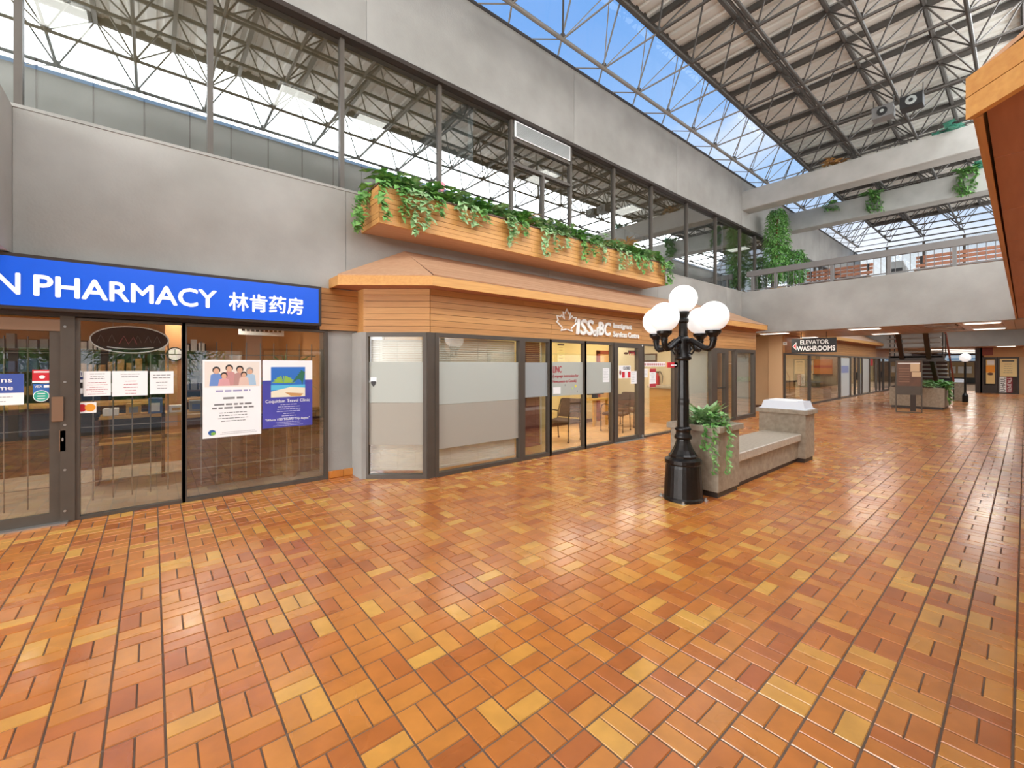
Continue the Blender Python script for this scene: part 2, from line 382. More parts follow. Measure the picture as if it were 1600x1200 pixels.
for n, (d, c, al) in enumerate(cells[:300]):
    loc = Vector((c[0], c[1], -.006+random.uniform(-.0008, .0008)))
    if al not in used: used.add(al); proto[al].location = loc-world_origin(floor)
    else: share(proto[al], loc, floor)
b = MB(); vs = b.v; fs = b.f
pb = {al: brick_mesh(LA if al else LB, LB if al else LA) for al in (True, False)}
for d, c, al in cells[300:]:
    q = len(vs); dz = random.uniform(-.0008, .0008)
    vs += [(c[0]+v[0], c[1]+v[1], v[2]+dz) for v in pb[al].v]; fs += [tuple(q+i for i in f) for f in pb[al].f]
b.build('brick_field', MATS['brick'], floor, kind='stuff')

# ---- left upper wall: spandrel, band above the windows
wl = thing('wall_left', (12, WL+.15, SPAN), kind='structure')
JX = [-1.07, 2.19, 6.4, 10.6, 14.8, 16.02]
def slab(T, s0, s1, z0, z1, joints, parent, m=CONC, th=.3, name='concrete_panel'):
    cs = [s0]+[j for j in joints if s0 < j < s1]+[s1]
    for a, c in zip(cs, cs[1:]): box(name, (a+.004, c-.004, -th, 0, z0, z1), m, parent, T=T)
    box('joint_backing', (s0, s1, -th, -.012, z0+.005, z1-.005), GAP if m is None else CONC2, parent, T=T)
slab(FL(WL), -9, 33, SPAN, SILL, JX+[20.6, 25, 29], wl)
slab(FL(WL), -9, 33, WTOP, WALLTOP, [2.5, 7.2, 11.6, 16.02, 20.6, 25, 29], wl)
box('coping', (-9, 33, WL-.02, WL+.32, WALLTOP, WALLTOP+.06), STEEL, wl)
# ---- upper windows
mull = [-6.0, -4.3, -2.7, -1.04, .55, 2.16, 3.82, 5.45, 7.16, 8.74, 10.41, 12.31, 14.19, 16.07, 17.4, 19.2, 21, 22.8, 24.6, 26.4, 28.2, 30, 31.8]
T = FL(WL+.1)
for a, c in zip(mull, mull[1:]):
    if abs(a-5.45) < .01:
        w = window(T, a, c, SILL, WTOP, .03, .1, gl=GLASS_UP, sub=[(a, c, 5.62, 5.68), (a, c, 6.10, 6.16), ((a+c)/2-.03, (a+c)/2+.03, SILL, 5.62)])
        lv = box('louver_frame', (a+.05, c-.05, .05, .07, 6.17, 6.49), WHITE, w, T=T)
        bb = MB(T)
        for k in range(14): bb.box(a+.08, c-.08, .07, .085, 6.19+k*.02, 6.2+k*.02)
        bb.build('louver_slats', ALU, lv, kind='stuff')
    else: window(T, a, c, SILL, WTOP, .03, .1, gl=GLASS_UP)
trim = box('trim_1', (-6, 31.8, WL-.02, WL+.1, WTOP-.05, WTOP+.02), BRONZE_D, kind='structure')
box('trim_2', (-6, 33, WL-.01, WL+.28, SILL-.005, SILL+.03), CONC, kind='structure')
# rooms behind the upper windows
box('wall_upper_room', (-9, 33, 9.6, 9.7, 3.9, 6.8), GREYP, kind='structure')
wr = bpy.data.objects['wall_upper_room']
for k in range(60): box('panel_groove', (-8.8+k*.62, -8.78+k*.62, 9.59, 9.6, 3.95, 6.7), STEEL, wr)
box('ceiling_upper_room', (-9, 33, WL+.3, 9.7, 6.7, 6.85), CREAM, kind='structure')
box('floor_upper_room', (-9, 33, WL+.3, 9.7, 3.8, 3.95), TAN, kind='structure')
for x in (4.6, 15.2, 22.8): box('wall_room_divider', (x, x+.12, WL+.35, 9.6, 3.95, 6.7), GREYP, kind='structure')
for i, (x, y) in enumerate(((2.05, 8.9), (3.45, 8.9), (-1.0, 8.9), (8.0, 8.3), (11.8, 8.3), (16.9, 8.2), (19.5, 8.0), (24, 8.2), (28, 8.2))):
    t = thing('ceiling_light', (x, y, 6.66), 'fluorescent troffer in the upper room, %s along the window row' % ['second', 'third', 'nearest', 'fourth', 'fifth', 'sixth', 'seventh', 'eighth', 'farthest'][i], 'ceiling light', 'upper room troffers')
    box('frame', (x-.32, x+.32, y-.42, y+.42, 6.66, 6.7), WHITE, t); box('diffuser', (x-.28, x+.28, y-.38, y+.38, 6.655, 6.665), TUBE3, t)
# notices on the upper room wall and a pink flyer
t = thing('wall_notice', (.5, 9.57, 4.85), 'dark notice board on the grey panel wall of the upper room', 'notice')
box('board', (.1, 1.0, 9.56, 9.59, 4.85, 5.25), BLACKP, t)
for k in range(5): box('paper', (.15+k*.17, .28+k*.17, 9.55, 9.56, 5.0, 5.18), PAPER, t)
t = thing('flyer', (3.1, 9.57, 4.4), 'pink flyer on the upper room wall near the planter end', 'flyer')
box('sheet', (2.95, 3.2, 9.57, 9.59, 4.3, 4.8), mat('pink_print', 'e58a9c', .7), t)
for k in range(3): box('print_line', (2.99, 3.16, 9.565, 9.57, 4.4+k*.1, 4.43+k*.1), PAPER, t)

# ---- concrete wing at the left edge: the near bridge that crosses behind the viewer
nb = thing('wall_near_bridge', (-3.2, 2.7, SPAN), kind='structure')
box('front_panel', (-1.25, -1.07, WR, WL, SPAN, SILL), CONC, nb); box('rear_panel', (-5.5, -5.3, WR, WL, SPAN, SILL), CONC, nb)
box('deck_slab', (-5.3, -1.25, WR, WL, SPAN+.02, 3.9), CONC2, nb)

# ---- right-hand wall (seen in reflections): spandrel, band, windows, exit doors to the trees
wrt = thing('wall_right', (12, WR-.15, 0), kind='structure')
for a, c, z0, z1 in ((-9, 33, SPAN, SILL), (-9, 33, WTOP, WALLTOP), (2.0, 2.4, 0, SPAN), (-9, -5.2, 0, SPAN), (16, 33, 0, SPAN)):
    box('concrete_panel', (a, c, WR-.3, WR, z0, z1), CONC, wrt)
for k in range(13):
    a = -6+k*3; window(lambda s, t, z: (s, WR-.15+t, z), a, a+3, SILL, WTOP, .06, .1, gl=GLASS)
dr = 0
for k in range(5):
    a = -5.2+k*1.44; window(lambda s, t, z: (s, WR-.1+t, z), a, a+1.44, 0, 2.1, .07, .08, gl=GLASS)
box('trim_3', (-5.2, 2.0, WR-.2, WR-.02, 2.1, SPAN), DKBR, kind='structure')
for k in range(8):
    a = 2.4+k*1.7; window(lambda s, t, z: (s, WR-.1+t, z), a, a+1.7, 0, 2.12, .06, .08, gl=GLASS_SH)
box('trim_4', (2.4, 16, WR-.2, WR-.02, 2.12, SPAN), CEDAR, kind='structure')
box('wall_shop_right', (2.0, 16, -4.6, -4.5, 0, 2.7), CREAM, kind='structure')
box('ceiling_shop_right', (2.0, 16, -4.5, WR-.3, 2.66, 2.74), CREAM, kind='structure')
box('wall_shop_right_side', (1.9, 2.0, -4.5, WR-.3, 0, 2.7), CREAM, kind='structure')
box('floor_shop_right', (2.0, 16, -4.6, WR-.1, -.2, -.004), TAN, kind='structure')
for i, x in enumerate((3.8, 7.2, 10.6, 14.0)):
    t = thing('shop_light', (x, -2.2, 2.62), 'ceiling light in the shop behind the right-hand glass, %s from the exit doors' % ['first', 'second', 'third', 'fourth'][i], 'ceiling light', 'right shop lights')
    box('frame', (x-.6, x+.6, -2.5, -1.9, 2.63, 2.66), WHITE, t); box('diffuser', (x-.57, x+.57, -2.47, -1.93, 2.622, 2.632), TUBE2, t); lamp(t, (x, -2.2, 2.6), 2.4, 1.0, 65, rot=(math.radians(40), 0, 0))
box('ground', (-30, 40, -40, WR-.3, -.3, -.21), mat('asphalt', '77756f', .9, var=.1, scale=2), kind='structure')

# ---- roof deck, ribbed
z0 = 9.27; b = MB(); X0, X1, YD0, YD1 = -4.3, 29.75, 0.02, 5.36
x = X0; prof = []
while x < X1-.01:
    prof += [(x, z0), (x+.16, z0), (x+.19, z0+.05), (x+.27, z0+.05)]; x += .30
prof.append((X1, z0))
n = len(prof)
b.add([(p[0], YD0, p[1]) for p in prof]+[(p[0], YD1, p[1]) for p in prof], [(i, n+i, n+i+1, i+1) for i in range(n-1)])
ceil = b.build('ceiling', DECK, kind='structure')
box('insulation', (X0, X1, YD0, YD1, z0+.06, z0+.2), DECK, ceil)
for yy in (YD0, YD1): box('edge_beam', (X0, X1, yy-.05, yy+.05, z0-.12, z0+.2), STEEL, ceil)
box('edge_beam', (X1-.05, X1+.05, YD0, YD1, z0-.12, z0+.2), STEEL, ceil)
# ---- sloping roof glazing on both sides and at the far end
def slope(name, p, q, r, s, n, gl):
    NW[0] += 1; t = thing('window_%d' % NW[0], p, kind='structure')
    P, Q, R_, S = (Vector(v) for v in (p, q, r, s))      # p-q along the deck edge, s-r along the wall
    for k in range(n):
        a0, a1 = k/n, (k+1)/n
        vs = [P.lerp(Q, a0), P.lerp(Q, a1), S.lerp(R_, a1), S.lerp(R_, a0)]
        MB().add([tuple(v) for v in vs], [(0, 1, 2, 3)]).build('pane', gl, t)
        MB().tube(vs[0], vs[3], .018, 4).build('glazing_bar', STEEL2, t)
slope('l', (-4.3, 5.36, 9.4), (29.75, 5.36, 9.4), (31.4, WL, 8.3), (-4.3, WL, 8.3), 26, GLASS_SKY)
slope('r', (29.75, .02, 9.4), (-4.3, .02, 9.4), (-4.3, WR, 8.3), (31.4, WR, 8.3), 26, GLASS_SKY)
slope('e', (29.75, 5.36, 9.4), (29.75, .02, 9.4), (31.4, WR, 8.3), (31.4, WL, 8.3), 5, GLASS_SKY)
for k in range(5):
    a = -WL+k*1.49; window(FX(31.5), a, a+1.49, SILL, 8.25, .05, .08, gl=GLASS)
# rear end of the hall behind the viewer: unseen gable, glazed to let light in
box('wall_back', (-9.1, -9, WR, WL, 6.6, WALLTOP), CONC, kind='structure')
box('ceiling_back', (-9, -4.3, WR, WL, 8.3, 8.45), DECK, kind='structure')
for k in range(5):
    a = -WL+k*1.494; window(FX(-8.9), a, a+1.494, 0, 6.6, .06, .08, gl=GLASS)

# ---- space frame: 1.335 m modules, lower layer z 8.26, upper layer z 9.18
M_ = 1.335; GX0 = 7.72-9*M_; NXN = 27; GY = [6.03-k*M_ for k in range(6)]
ZB, ZT = 8.26, 9.18
sf = thing('roof_space_frame', (13, 2.7, ZB), 'grey steel double-layer space frame of pipes and nodes under the pale roof deck', 'space frame')
gx = [GX0+k*M_ for k in range(NXN)]; tx = [x+M_/2 for x in gx[:-1]]; ty = [y-M_/2 for y in GY[:-1]]
for k, y in enumerate(GY):
    c = MB().tube((gx[0], y, ZB), (gx[-1], y, ZB), .042 if k in (0, 5) else .036, 8).build('lower_chord', STEEL2 if k == 0 else STEEL, sf)
    if k == 2: MB().tube((gx[0], y+.1, ZB+.02), (gx[-1], y+.1, ZB+.02), .03, 8).build('sprinkler_pipe', STEEL, sf)
for y in ty: MB().tube((tx[0], y, ZT), (tx[-1], y, ZT), .05, 6).build('upper_chord', STEEL, sf)
for x in gx:
    MB().tube((x, GY[1], ZB), (x, GY[-1], ZB), .032, 6).build('lower_cross_chord', STEEL, sf)
    MB().tube((x, GY[0], ZB), (x, GY[1], ZB), .02, 6).build('lower_cross_chord', STEEL2, sf)
for x in tx: MB().box(x-.04, x+.04, ty[-1]-.03, ty[0]+.03, ZT-.06, ZT+.06).build('upper_cross_chord', STEEL, sf)
node = MB().ball((0, 0, 0), .062, 8, 6).build('node', STEEL, sf)
first = True
for x in gx:
    for y in GY:
        if first: node.location = Vector((x, y, ZB))-world_origin(sf); first = False
        else: share(node, (x, y, ZB), sf)
strut = {False: MB().tube((0, 0, 0), (0, 0, 1), .019, 5).build('web_strut', STEEL, sf), True: MB().tube((0, 0, 0), (0, 0, 1), .012, 5).build('web_strut', STEEL2, sf)}; fresh = {True, False}
web = []
for i, x in enumerate(tx):
    for y in ty:
        for dx in (-1, 1):
            for dy in (-1, 1):
                p = Vector((x+dx*M_/2, y+dy*M_/2, ZB)); q = Vector((x, y, ZT)); c = (p+q)/2
                d = c.x*fxv+c.y*fyv; u = (c.x*rxv+c.y*ryv)/d if d > 0 else 9
                vis = d > 0 and -.2 < u < 1.2 and (c.z-1.65)/d < .85 and c.x < 18
                web.append(((0 if vis else 100)+abs(d), p, q))
web.sort(key=lambda w: w[0])
# light slanting stays from the outer pipe down to the wall head
rest = MB()
for n, (d, p, q) in enumerate(web):
    if n < 300:
        v = q-p; m = Matrix.Translation(p-world_origin(sf)) @ v.to_track_quat('Z', 'Y').to_matrix().to_4x4() @ Matrix.Diagonal((1, 1, v.length, 1))
        pale = p.y > 5.9
        if pale in fresh: strut[pale].matrix_local = m; fresh.discard(pale)
        else: share(strut[pale], None, sf, mtx=m)
    else: rest.tube(p, q, .019, 4)
rest.build('web_struts_beyond', STEEL, sf, kind='stuff')
for k, x in enumerate(gx[1:]):
    MB().tube((x, GY[0], ZB), (x-.5, WL, WALLTOP+.05), .014, 5).build('stay', STEEL2, sf)
    MB().tube((x, GY[-1], ZB), (x-.5, WR, WALLTOP+.05), .014, 5).build('stay', STEEL2, sf)

# ---- concrete beams over the bridge edges
b1 = bbox('ceiling_beam', (16.05, 16.65, WR, WL+.1, 7.13, 7.8), CONC2, kind='structure', b=.02)
b2 = bbox('ceiling_beam', (20.7, 21.3, WR, WL+.1, 7.3, 8.05), CONC2, kind='structure', b=.02)

# ---- bridge
br = thing('wall_bridge', (18.3, 2.7, SPAN), kind='structure')
box('front_panel', (16.0, 16.2, WR, WL, SPAN, 4.21), CONC, br); box('rear_panel', (20.4, 20.6, WR, WL, SPAN, 4.21), CONC, br)
box('deck_slab', (16.2, 20.4, WR, WL, SPAN+.08, 4.0), CONC2, br)
cl = thing('ceiling_bridge', (18.3, 2.7, SPAN), kind='structure')
box('dark_backing', (16.2, 20.4, WR, WL, SPAN+.03, SPAN+.08), GAP, cl)
k = 0; y = WR
while y < WL-.01:
    y2 = min(y+.2, WL)
    box('soffit_board', (16.2, 20.4, y+.004, y2-.004, SPAN, SPAN+.03), CEILW, cl); y = y2
lob = thing('ceiling_lobby', (16, 8, SPAN), kind='structure')
box('soffit_panel', (14.6, 20.5, WL, 11, SPAN, SPAN+.05), BEIGE, lob)
pos = ['front row beside the wood canopy', 'back row behind the washrooms sign', 'front row over the middle of the bridge', 'back row above the staircase', 'front row nearest the right canopy', 'back row nearest the right canopy']
for i, (x, y0, y1) in enumerate(((16.43, 5.15, 5.95), (19.8, 5.2, 6.05), (16.4, 2.75, 3.45), (19.5, 2.78, 3.45), (16.4, .4, 1.02), (19.15, .38, 1.0))):
    t = thing('soffit_light', (x, (y0+y1)/2, 2.715), 'lit fluorescent panel under the bridge, '+pos[i], 'ceiling light', 'bridge soffit lights')
    box('frame', (x-.2, x+.2, y0-.03, y1+.03, 2.72, 2.75), WHITE, t); box('diffuser', (x-.17, x+.17, y0, y1, 2.712, 2.722), TUBE, t); lamp(t, (x, (y0+y1)/2, 2.70), .34, y1-y0, 18)
for i, x in enumerate((16.9, 18.8)):
    t = thing('ceiling_grille', (x, 1.5, 2.72), ['white egg-crate grille in the bridge soffit, nearer one', 'white egg-crate grille in the bridge soffit, farther one'][i], 'grille', 'soffit grilles')
    bb = MB()
    for k in range(5): bb.box(x-.35, x+.35, 1.2+k*.15, 1.215+k*.15, 2.72, 2.75); bb.box(x-.35+k*.17, x-.335+k*.17, 1.2, 1.8, 2.72, 2.75)
    bb.build('lattice', BRONZE_L, t); box('plenum', (x-.35, x+.35, 1.2, 1.8, 2.745, 2.752), BLACKP, t)
# railing along the bridge front
rl = thing('bridge_railing', (16.1, 3.2, 4.21), 'grey steel railing with thin balusters along the front of the bridge', 'railing')
bbox('top_rail', (16.05, 16.15, WR, 6.3, 4.74, 4.93), RAIL, rl); box('bottom_rail', (16.08, 16.12, WR, 6.3, 4.25, 4.28), RAIL, rl)
for y in (6.12, 5.40, 3.83, 2.49, 1.19, -.1): box('post', (16.06, 16.14, y-.04, y+.04, 4.21, 4.74), RAIL, rl)
bal = None
for k in range(46):
    y = WR+.08+k*.157
    if bal is None: bal = MB().tube((16.1, y, 4.28), (16.1, y, 4.74), .008, 5).build('baluster', RAIL, rl)
    else: share(bal, (16.1, y, 4.28), rl)

# ---- far end: fascia over the passage, passage, far shops
fe = thing('wall_far', (33, 2.7, 2.6), kind='structure')
box('fascia_panel', (33, 33.2, WR-3, WL, 2.61, SILL), CONC, fe); box('passage_soffit', (33.2, 52, WR-3, WL, 2.64, 2.75), CEILW, fe)
box('return_wall_right', (33.2, 37.3, WR-3, WR-2.9, 0, 2.64), BEIGE, fe)
box('roof_slab', (31.4, 33.2, WR, WL, SILL-.2, SILL-.02), CONC2, fe)
box('end_wall', (56, 56.2, -3, 8, 0, 3.0), DKBR, fe); box('passage_wall', (37.3, 56, 1.55, 1.7, 0, 2.64), DKBR, fe); box('passage_soffit', (52, 56, WR-3, WL, 2.64, 2.75), CEILW, fe)
box('side_wall', (33, 56, 7.0, 7.1, 0, 2.7), BEIGE, fe)

# ================================================================== PHARMACY FRONT
T = FL(PH)
# door (frame, glass, hardware)
d1 = thing('door_1', (-1.3, PH, 0), kind='structure')
b = MB(T); b.box(-.82, -.74, -.025, .025, .0, 2.12).box(-1.85, -1.77, -.025, .025, 0, 2.12).box(-1.77, -.82, -.025, .025, 0, .11).box(-1.77, -.82, -.025, .025, 2.0, 2.12)
b.build('frame', BRONZE, d1); box('pane', (-1.77, -.82, -.004, .004, .11, 2.0), GLASS_SH, d1, T=T)
bbox('lock_cover', (-.80, -.715, .025, .06, 1.06, 1.32), BRONZE_L, d1, T=T)
hp = bbox('pull_plate', (-.747, -.70, .03, .05, .74, .97), BRONZE_L, d1, T=T); MB(T).disc(-.722, .87, .008, .02, .05, .056, 10).build('keyhole', ALU, hp)
box('threshold', (-1.85, -.68, .03, .12, 0, .015), ALU, d1, T=T)
box('header', (-3.2, -.74, -.03, .05, 2.0, 2.12), BRONZE_L, d1, T=T)
j = box('jamb', (-.74, -.63, -.04, .05, 0, 2.16), BRONZE, d1, T=T)
for z in (.12, .55, 1.02, 1.47, 2.05): MB(T).disc(-.705, z, .012, .012, .05, .055, 8).build('bolt', ALU, j)
window(T, -.63, .30, 0, 2.16, .035, .08); window(T, .27, 1.945, 0, 2.16, .045, .08)
window(T, -3.2, -1.85, 0, 2.16, .05, .08)
trim = box('trim_5', (-3.2, 1.95, -.08, .04, 2.15, 2.22), BRONZE_D, T=T, kind='structure')
# concrete pier with brick plinth
box('wall_bay_return', (2.30, 2.40, 6.12, PH, 0, 2.12), CONC, kind='structure')
pier = box('wall_pier', (1.95, 2.38, -.4, 0, .0, 2.15), CONC, T=T, kind='structure')
for a, c in ((1.95, 2.16), (2.165, 2.39)): bbox('plinth_brick', (a, c, 0, .03, 0, .105), MATS['brick'], pier, T=T)
# interior
box('floor_pharmacy', (-4, 2.35, PH+.05, 11.5, -.2, .012), mat('pharmacy_tile', 'b8ab98', .4, var=.15, scale=3), kind='structure')
box('wall_pharmacy_back', (-4, 2.35, 11.4, 11.5, 0, 2.75), mat('peach_paint', 'c98f5c', .8), kind='structure')
box('wall_pharmacy_side', (2.3, 2.4, PH+.4, 11.4, 0, 2.75), mat('peach_paint', 'c98f5c', .8), kind='structure')
box('wall_pharmacy_end', (-4.1, -4, PH+.1, 11.4, 0, 2.75), DKBR, kind='structure')
box('ceiling_pharmacy', (-4, 2.35, PH+.1, 11.4, 2.68, 2.74), CREAM, kind='structure')
for i, (x, y) in enumerate(((.6, 9.0), (-1.6, 9.0))):
    t = thing('shop_light', (x, y, 2.63), ['fluorescent fitting on the pharmacy ceiling above the shelf', 'fluorescent fitting on the pharmacy ceiling behind the door'][i], 'ceiling light')
    box('housing', (x-.6, x+.6, y-.1, y+.1, 2.64, 2.68), WHITE, t); box('tube', (x-.57, x+.57, y-.07, y+.07, 2.625, 2.642), TUBE2, t); lamp(t, (x, y, 2.61), 1.1, .14, 32)
# folding security grille just behind the glass
g = thing('security_grille', (.3, 6.75, 0), 'thin metal security grille of upright rods behind the pharmacy glass', 'security grille')
rod = None
for k in range(24):
    x = -2.0+k*.165
    if rod is None: rod = MB().tube((x, 6.75, .12), (x, 6.75, 1.95), .007, 5).build('rod', STEEL2, g)
    else: share(rod, (x, 6.75, .12), g)
for z in (.33, .95, 1.78): MB().tube((-2.05, 6.75, z), (1.85, 6.75, z), .006, 5).build('cross_bar', STEEL2, g)
# dark wood partition, shelving, counter
t = thing('wood_partition', (1.1, 7.15, 0), 'dark brown boarded partition under the posters inside the pharmacy', 'partition')
box('base', (.32, 2.28, 7.1, 7.2, .01, .95), DKBR, t)
for k in range(12): box('board', (.33+k*.162, .487+k*.162, 7.08, 7.1, .02, .94), DKBR, t)
box('cap', (.3, 2.3, 7.05, 7.25, .95, .99), PINE, t)
t = thing('display_shelf', (-.1, 8.3, 0), 'pale two-tier display shelf with boxes inside the pharmacy', 'shelf')
for z in (.55, .9): box('shelf_board', (-.6, .8, 8.05, 8.5, z, z+.04), PINE, t)
for x in (-.6, .1, .76): box('upright', (x, x+.04, 8.05, 8.5, .012, .94), DKBR, t)
bc = [WHITE, PINE, mat('box_blue', '5573a5', .6), PAPER, mat('box_grey', '8f9294', .6)]
wd = ['white', 'brown', 'blue', 'cream', 'grey']
for k in range(5):
    x = -.45+k*.24; h = .1+.06*(k % 3)
    t = thing('carton', (x, 8.25, .94), '%s carton on top of the pharmacy shelf' % wd[k], 'box', 'cartons on the shelf'); bbox('body', (x-.08, x+.08, 8.15, 8.35, .94, .94+h), bc[k], t); box('label_patch', (x-.05, x+.05, 8.147, 8.15, .97, .94+h*.7), bc[(k+3) % 5], t)
t = thing('sales_counter', (-.9, 9.6, 0), 'dark counter across the back of the pharmacy', 'counter')
box('body', (-3.2, 1.2, 9.4, 9.9, .012, 1.0), DKBR, t); box('top', (-3.25, 1.25, 9.35, 9.95, 1.0, 1.05), PINE, t)
for k in range(5): box('panel', (-3.1+k*.86, -2.32+k*.86, 9.38, 9.4, .1, .92), BLACKP, t)
for k in range(4):
    x = -2.6+k*1.0; t = thing('wall_shelf_unit', (x, 11.2, 0), 'dark stocked shelf bay on the pharmacy back wall, %s from the door side' % ['first', 'second', 'third', 'fourth'][k], 'shelf', 'back wall shelf bays')
    box('back', (x-.48, x+.48, 11.3, 11.38, .012, 2.1), BLACKP, t)
    for q in range(5):
        box('shelf_board', (x-.48, x+.48, 11.05, 11.3, .3+q*.4, .33+q*.4), DKBR, t)
        bb = MB()
        for r in range(7): hh = random.uniform(.12, .26); bb.box(x-.44+r*.13, x-.34+r*.13, 11.1, 11.25, .33+q*.4, .33+q*.4+hh)
        bb.build('stock', random.choice(bc), t, kind='stuff')
t = thing('wall_clock', (.29, 9.29, 1.71), 'round wall clock with dark rim inside the pharmacy', 'clock')
Tc = FL(9.3); MB(Tc).disc(.29, 1.83, .12, .12, 0, .03, 24).build('rim', BLACKP, t); f = MB(Tc).disc(.29, 1.83, .1, .1, .03, .035, 24).build('dial', PAPER, t)
box('hand', (.285, .295, .035, .038, 1.83, 1.91), BLACKP, f, T=Tc); box('hand', (.22, .29, .035, .038, 1.825, 1.835), BLACKP, f, T=Tc)
box('clock_post', (.16, .42, 9.3, 9.36, .012, 2.68), mat('peach_paint', 'c98f5c', .8), kind='structure').name = 'wall_clock_pillar'
t = thing('ceiling_sign', (1.5, 9.2, 2.25), 'white strip sign with dark print hanging inside the pharmacy', 'sign')
box('panel', (1.2, 1.95, 9.2, 9.23, 2.2, 2.42), WHITE, t)
for k in range(9): box('print_mark', (1.25+k*.075, 1.3+k*.075, 9.195, 9.2, 2.27, 2.35), BLACKP, t)
t = thing('potted_palm', (1.55, 6.98, .012), 'potted palm with slender scaly trunk behind the travel poster', 'plant')
MB().lathe((1.55, 6.95, .012), [(.09, 0), (.12, .18), (.125, .2)], 14).build('pot', mat('wicker_pot', '8a6a4c', .9), t)
MB().path([(1.55, 6.95, .2), (1.54, 6.95, .5), (1.51, 6.95, .9), (1.5, 6.95, 1.45)], .035, 8, .025).build('trunk', BARK, t)
bb = MB()
for k in range(60):
    a = random.uniform(0, 6.28); e = random.uniform(-.2, .8); bb.leaf((1.5, 6.95, 1.45), (math.cos(a)*.6, math.sin(a)*.35, e), (0, 0, 1), random.uniform(.25, .5), .04)
bb.build('fronds', LEAF, t, kind='stuff')
# posters, notices and stickers on the glass
tg = .05
def sheet(name, s0, s1, z0, z1, m, label, cat, T=T, t=.012, group=None, th=.003):
    o = thing(name, T((s0+s1)/2, t, z0), label, cat, group); box('sheet', (s0, s1, t, t+th, z0, z1), m, o, T=T); return o
def lines(o, T, s0, s1, z1, n, dz, h, m, t, ctr=True, wmin=.5):
    for k in range(n):
        w = (s1-s0)*random.uniform(wmin, 1); c = (s0+s1)/2; a = c-w/2 if ctr else s0
        b = MB(T); q = a
        while q < a+w-.004:                                     # word-like dashes
            l = min(random.uniform(1.2, 4.5)*h, a+w-q); b.box(q, q+l, t, t+.0012, z1-k*dz-h*.85, z1-k*dz-h*.15); q += l+h*.6
        b.build('print_line', m, o)
INK = mat('ink', '7d7a78', .8); INKR = mat('ink_red', 'b0303a', .8)
p = sheet('family_poster', .47, 1.10, .74, 1.71, PAPER, 'white poster with a family photo above rows of print on pharmacy glass', 'poster')
ts = .0155
photo = box('photo_background', (.49, 1.08, ts, ts+.001, 1.37, 1.69), mat('photo_pale', 'e9ddd0', .7), p, T=T)
skin = mat('photo_skin', 'd8a98c', .7); hair = mat('photo_hair', '2a211f', .7)
fam = [(.61, 1.575, .036, '6f8fc8'), (.745, 1.60, .036, 'c99'+'08c'), (.86, 1.585, .036, 'b98d84'), (.97, 1.565, .036, 'a9c4d8'), (.69, 1.51, .032, 'd9a0a0'), (.905, 1.52, .03, 'e0c0b0')]
for k, (x, z, r, c) in enumerate(fam):
    cm = mat('photo_cloth_%d' % k, c, .7)
    MB(T).poly([(x-r*2, 1.385), (x+r*2, 1.385), (x+r*1.6, z-r*1.4), (x+r*.5, z-r*.8), (x-r*.5, z-r*.8), (x-r*1.6, z-r*1.4)], ts+.001+k*.0004, ts+.0013+k*.0004).build('printed_figure', cm, photo)
    MB(T).disc(x, z+r*.25, r*1.15, r*1.25, ts+.0012+k*.0004, ts+.0014+k*.0004, 14).build('printed_hair', mat('photo_hair_grey', '9b9590', .7) if k == 3 else hair, photo)
    MB(T).disc(x, z-r*.1, r*.85, r, ts+.0015+k*.0004, ts+.0017+k*.0004, 14).build('printed_face', skin, photo)
lines(p, T, .60, .98, 1.335, 1, .1, .03, mat('ink_lilac', '9a93b8', .8), ts, wmin=.95)
lines(p, T, .68, .90, 1.245, 1, .1, .035, INK, ts, wmin=.95); lines(p, T, .54, 1.04, 1.165, 2, .045, .03, INK, ts, wmin=.8)
lines(p, T, .58, 1.0, 1.05, 4, .035, .013, INK, ts, wmin=.4)
lg = MB(T).disc(.565, .805, .04, .035, ts, ts+.001, 20).build('round_emblem', mat('print_blue', '2f5f9c', .7), p)
MB(T).disc(.578, .792, .026, .02, ts+.001, ts+.0016, 14).build('emblem_leaf', mat('print_green', '7fb24a', .7), lg); lines(p, T, .64, 1.06, .80, 2, .02, .006, INK, ts)
PB = mat('poster_blue', '3e3f96', .6, var=.15, scale=3, col2='4d4aa8')
p = sheet('travel_poster', 1.115, 1.735, .80, 1.71, PB, 'blue Coquitlam Travel Clinic poster with a beach photo on pharmacy glass', 'poster')
box('white_header', (1.115, 1.735, ts, ts+.0008, 1.44, 1.71), PAPER, p, T=T)
ph = box('beach_photo', (1.215, 1.64, ts+.0008, ts+.0016, 1.21, 1.62), mat('photo_sky', '2f6fc0', .6), p, T=T)
q = ts+.0016
box('printed_sea', (1.215, 1.64, q, q+.0005, 1.31, 1.375), mat('photo_sea', '58b7d8', .6), ph, T=T)
MB(T).poly([(1.215, 1.21), (1.64, 1.21), (1.64, 1.33), (1.45, 1.345), (1.215, 1.29)], q+.0005, q+.001).build('printed_sand', mat('photo_sand', 'eadfc4', .6), ph)
MB(T).poly([(1.38, 1.275), (1.62, 1.25), (1.58, 1.215), (1.46, 1.22)], q+.001, q+.0014).build('printed_hammock', mat('photo_hammock', 'c8935a', .6), ph)
for k in range(9):
    a = math.pi*(.05+.11*k); MB(T).poly([(1.37, 1.4), (1.37+.07*math.cos(a)-.012, 1.42+.09*math.sin(a)), (1.37+.15*math.cos(a), 1.39+.1*math.sin(a))], q+.0014+k*.0001, q+.0018+k*.0001).build('printed_palm', mat('photo_palm', '8fb84a', .6), ph)
    MB(T).poly([(1.64, 1.55), (1.58-.02*k, 1.58-.03*k), (1.6, 1.36+.02*k)], q+.0014+k*.0001, q+.0018+k*.0001).build('printed_palm', mat('photo_palm_dark', '2f6b52', .6), ph)
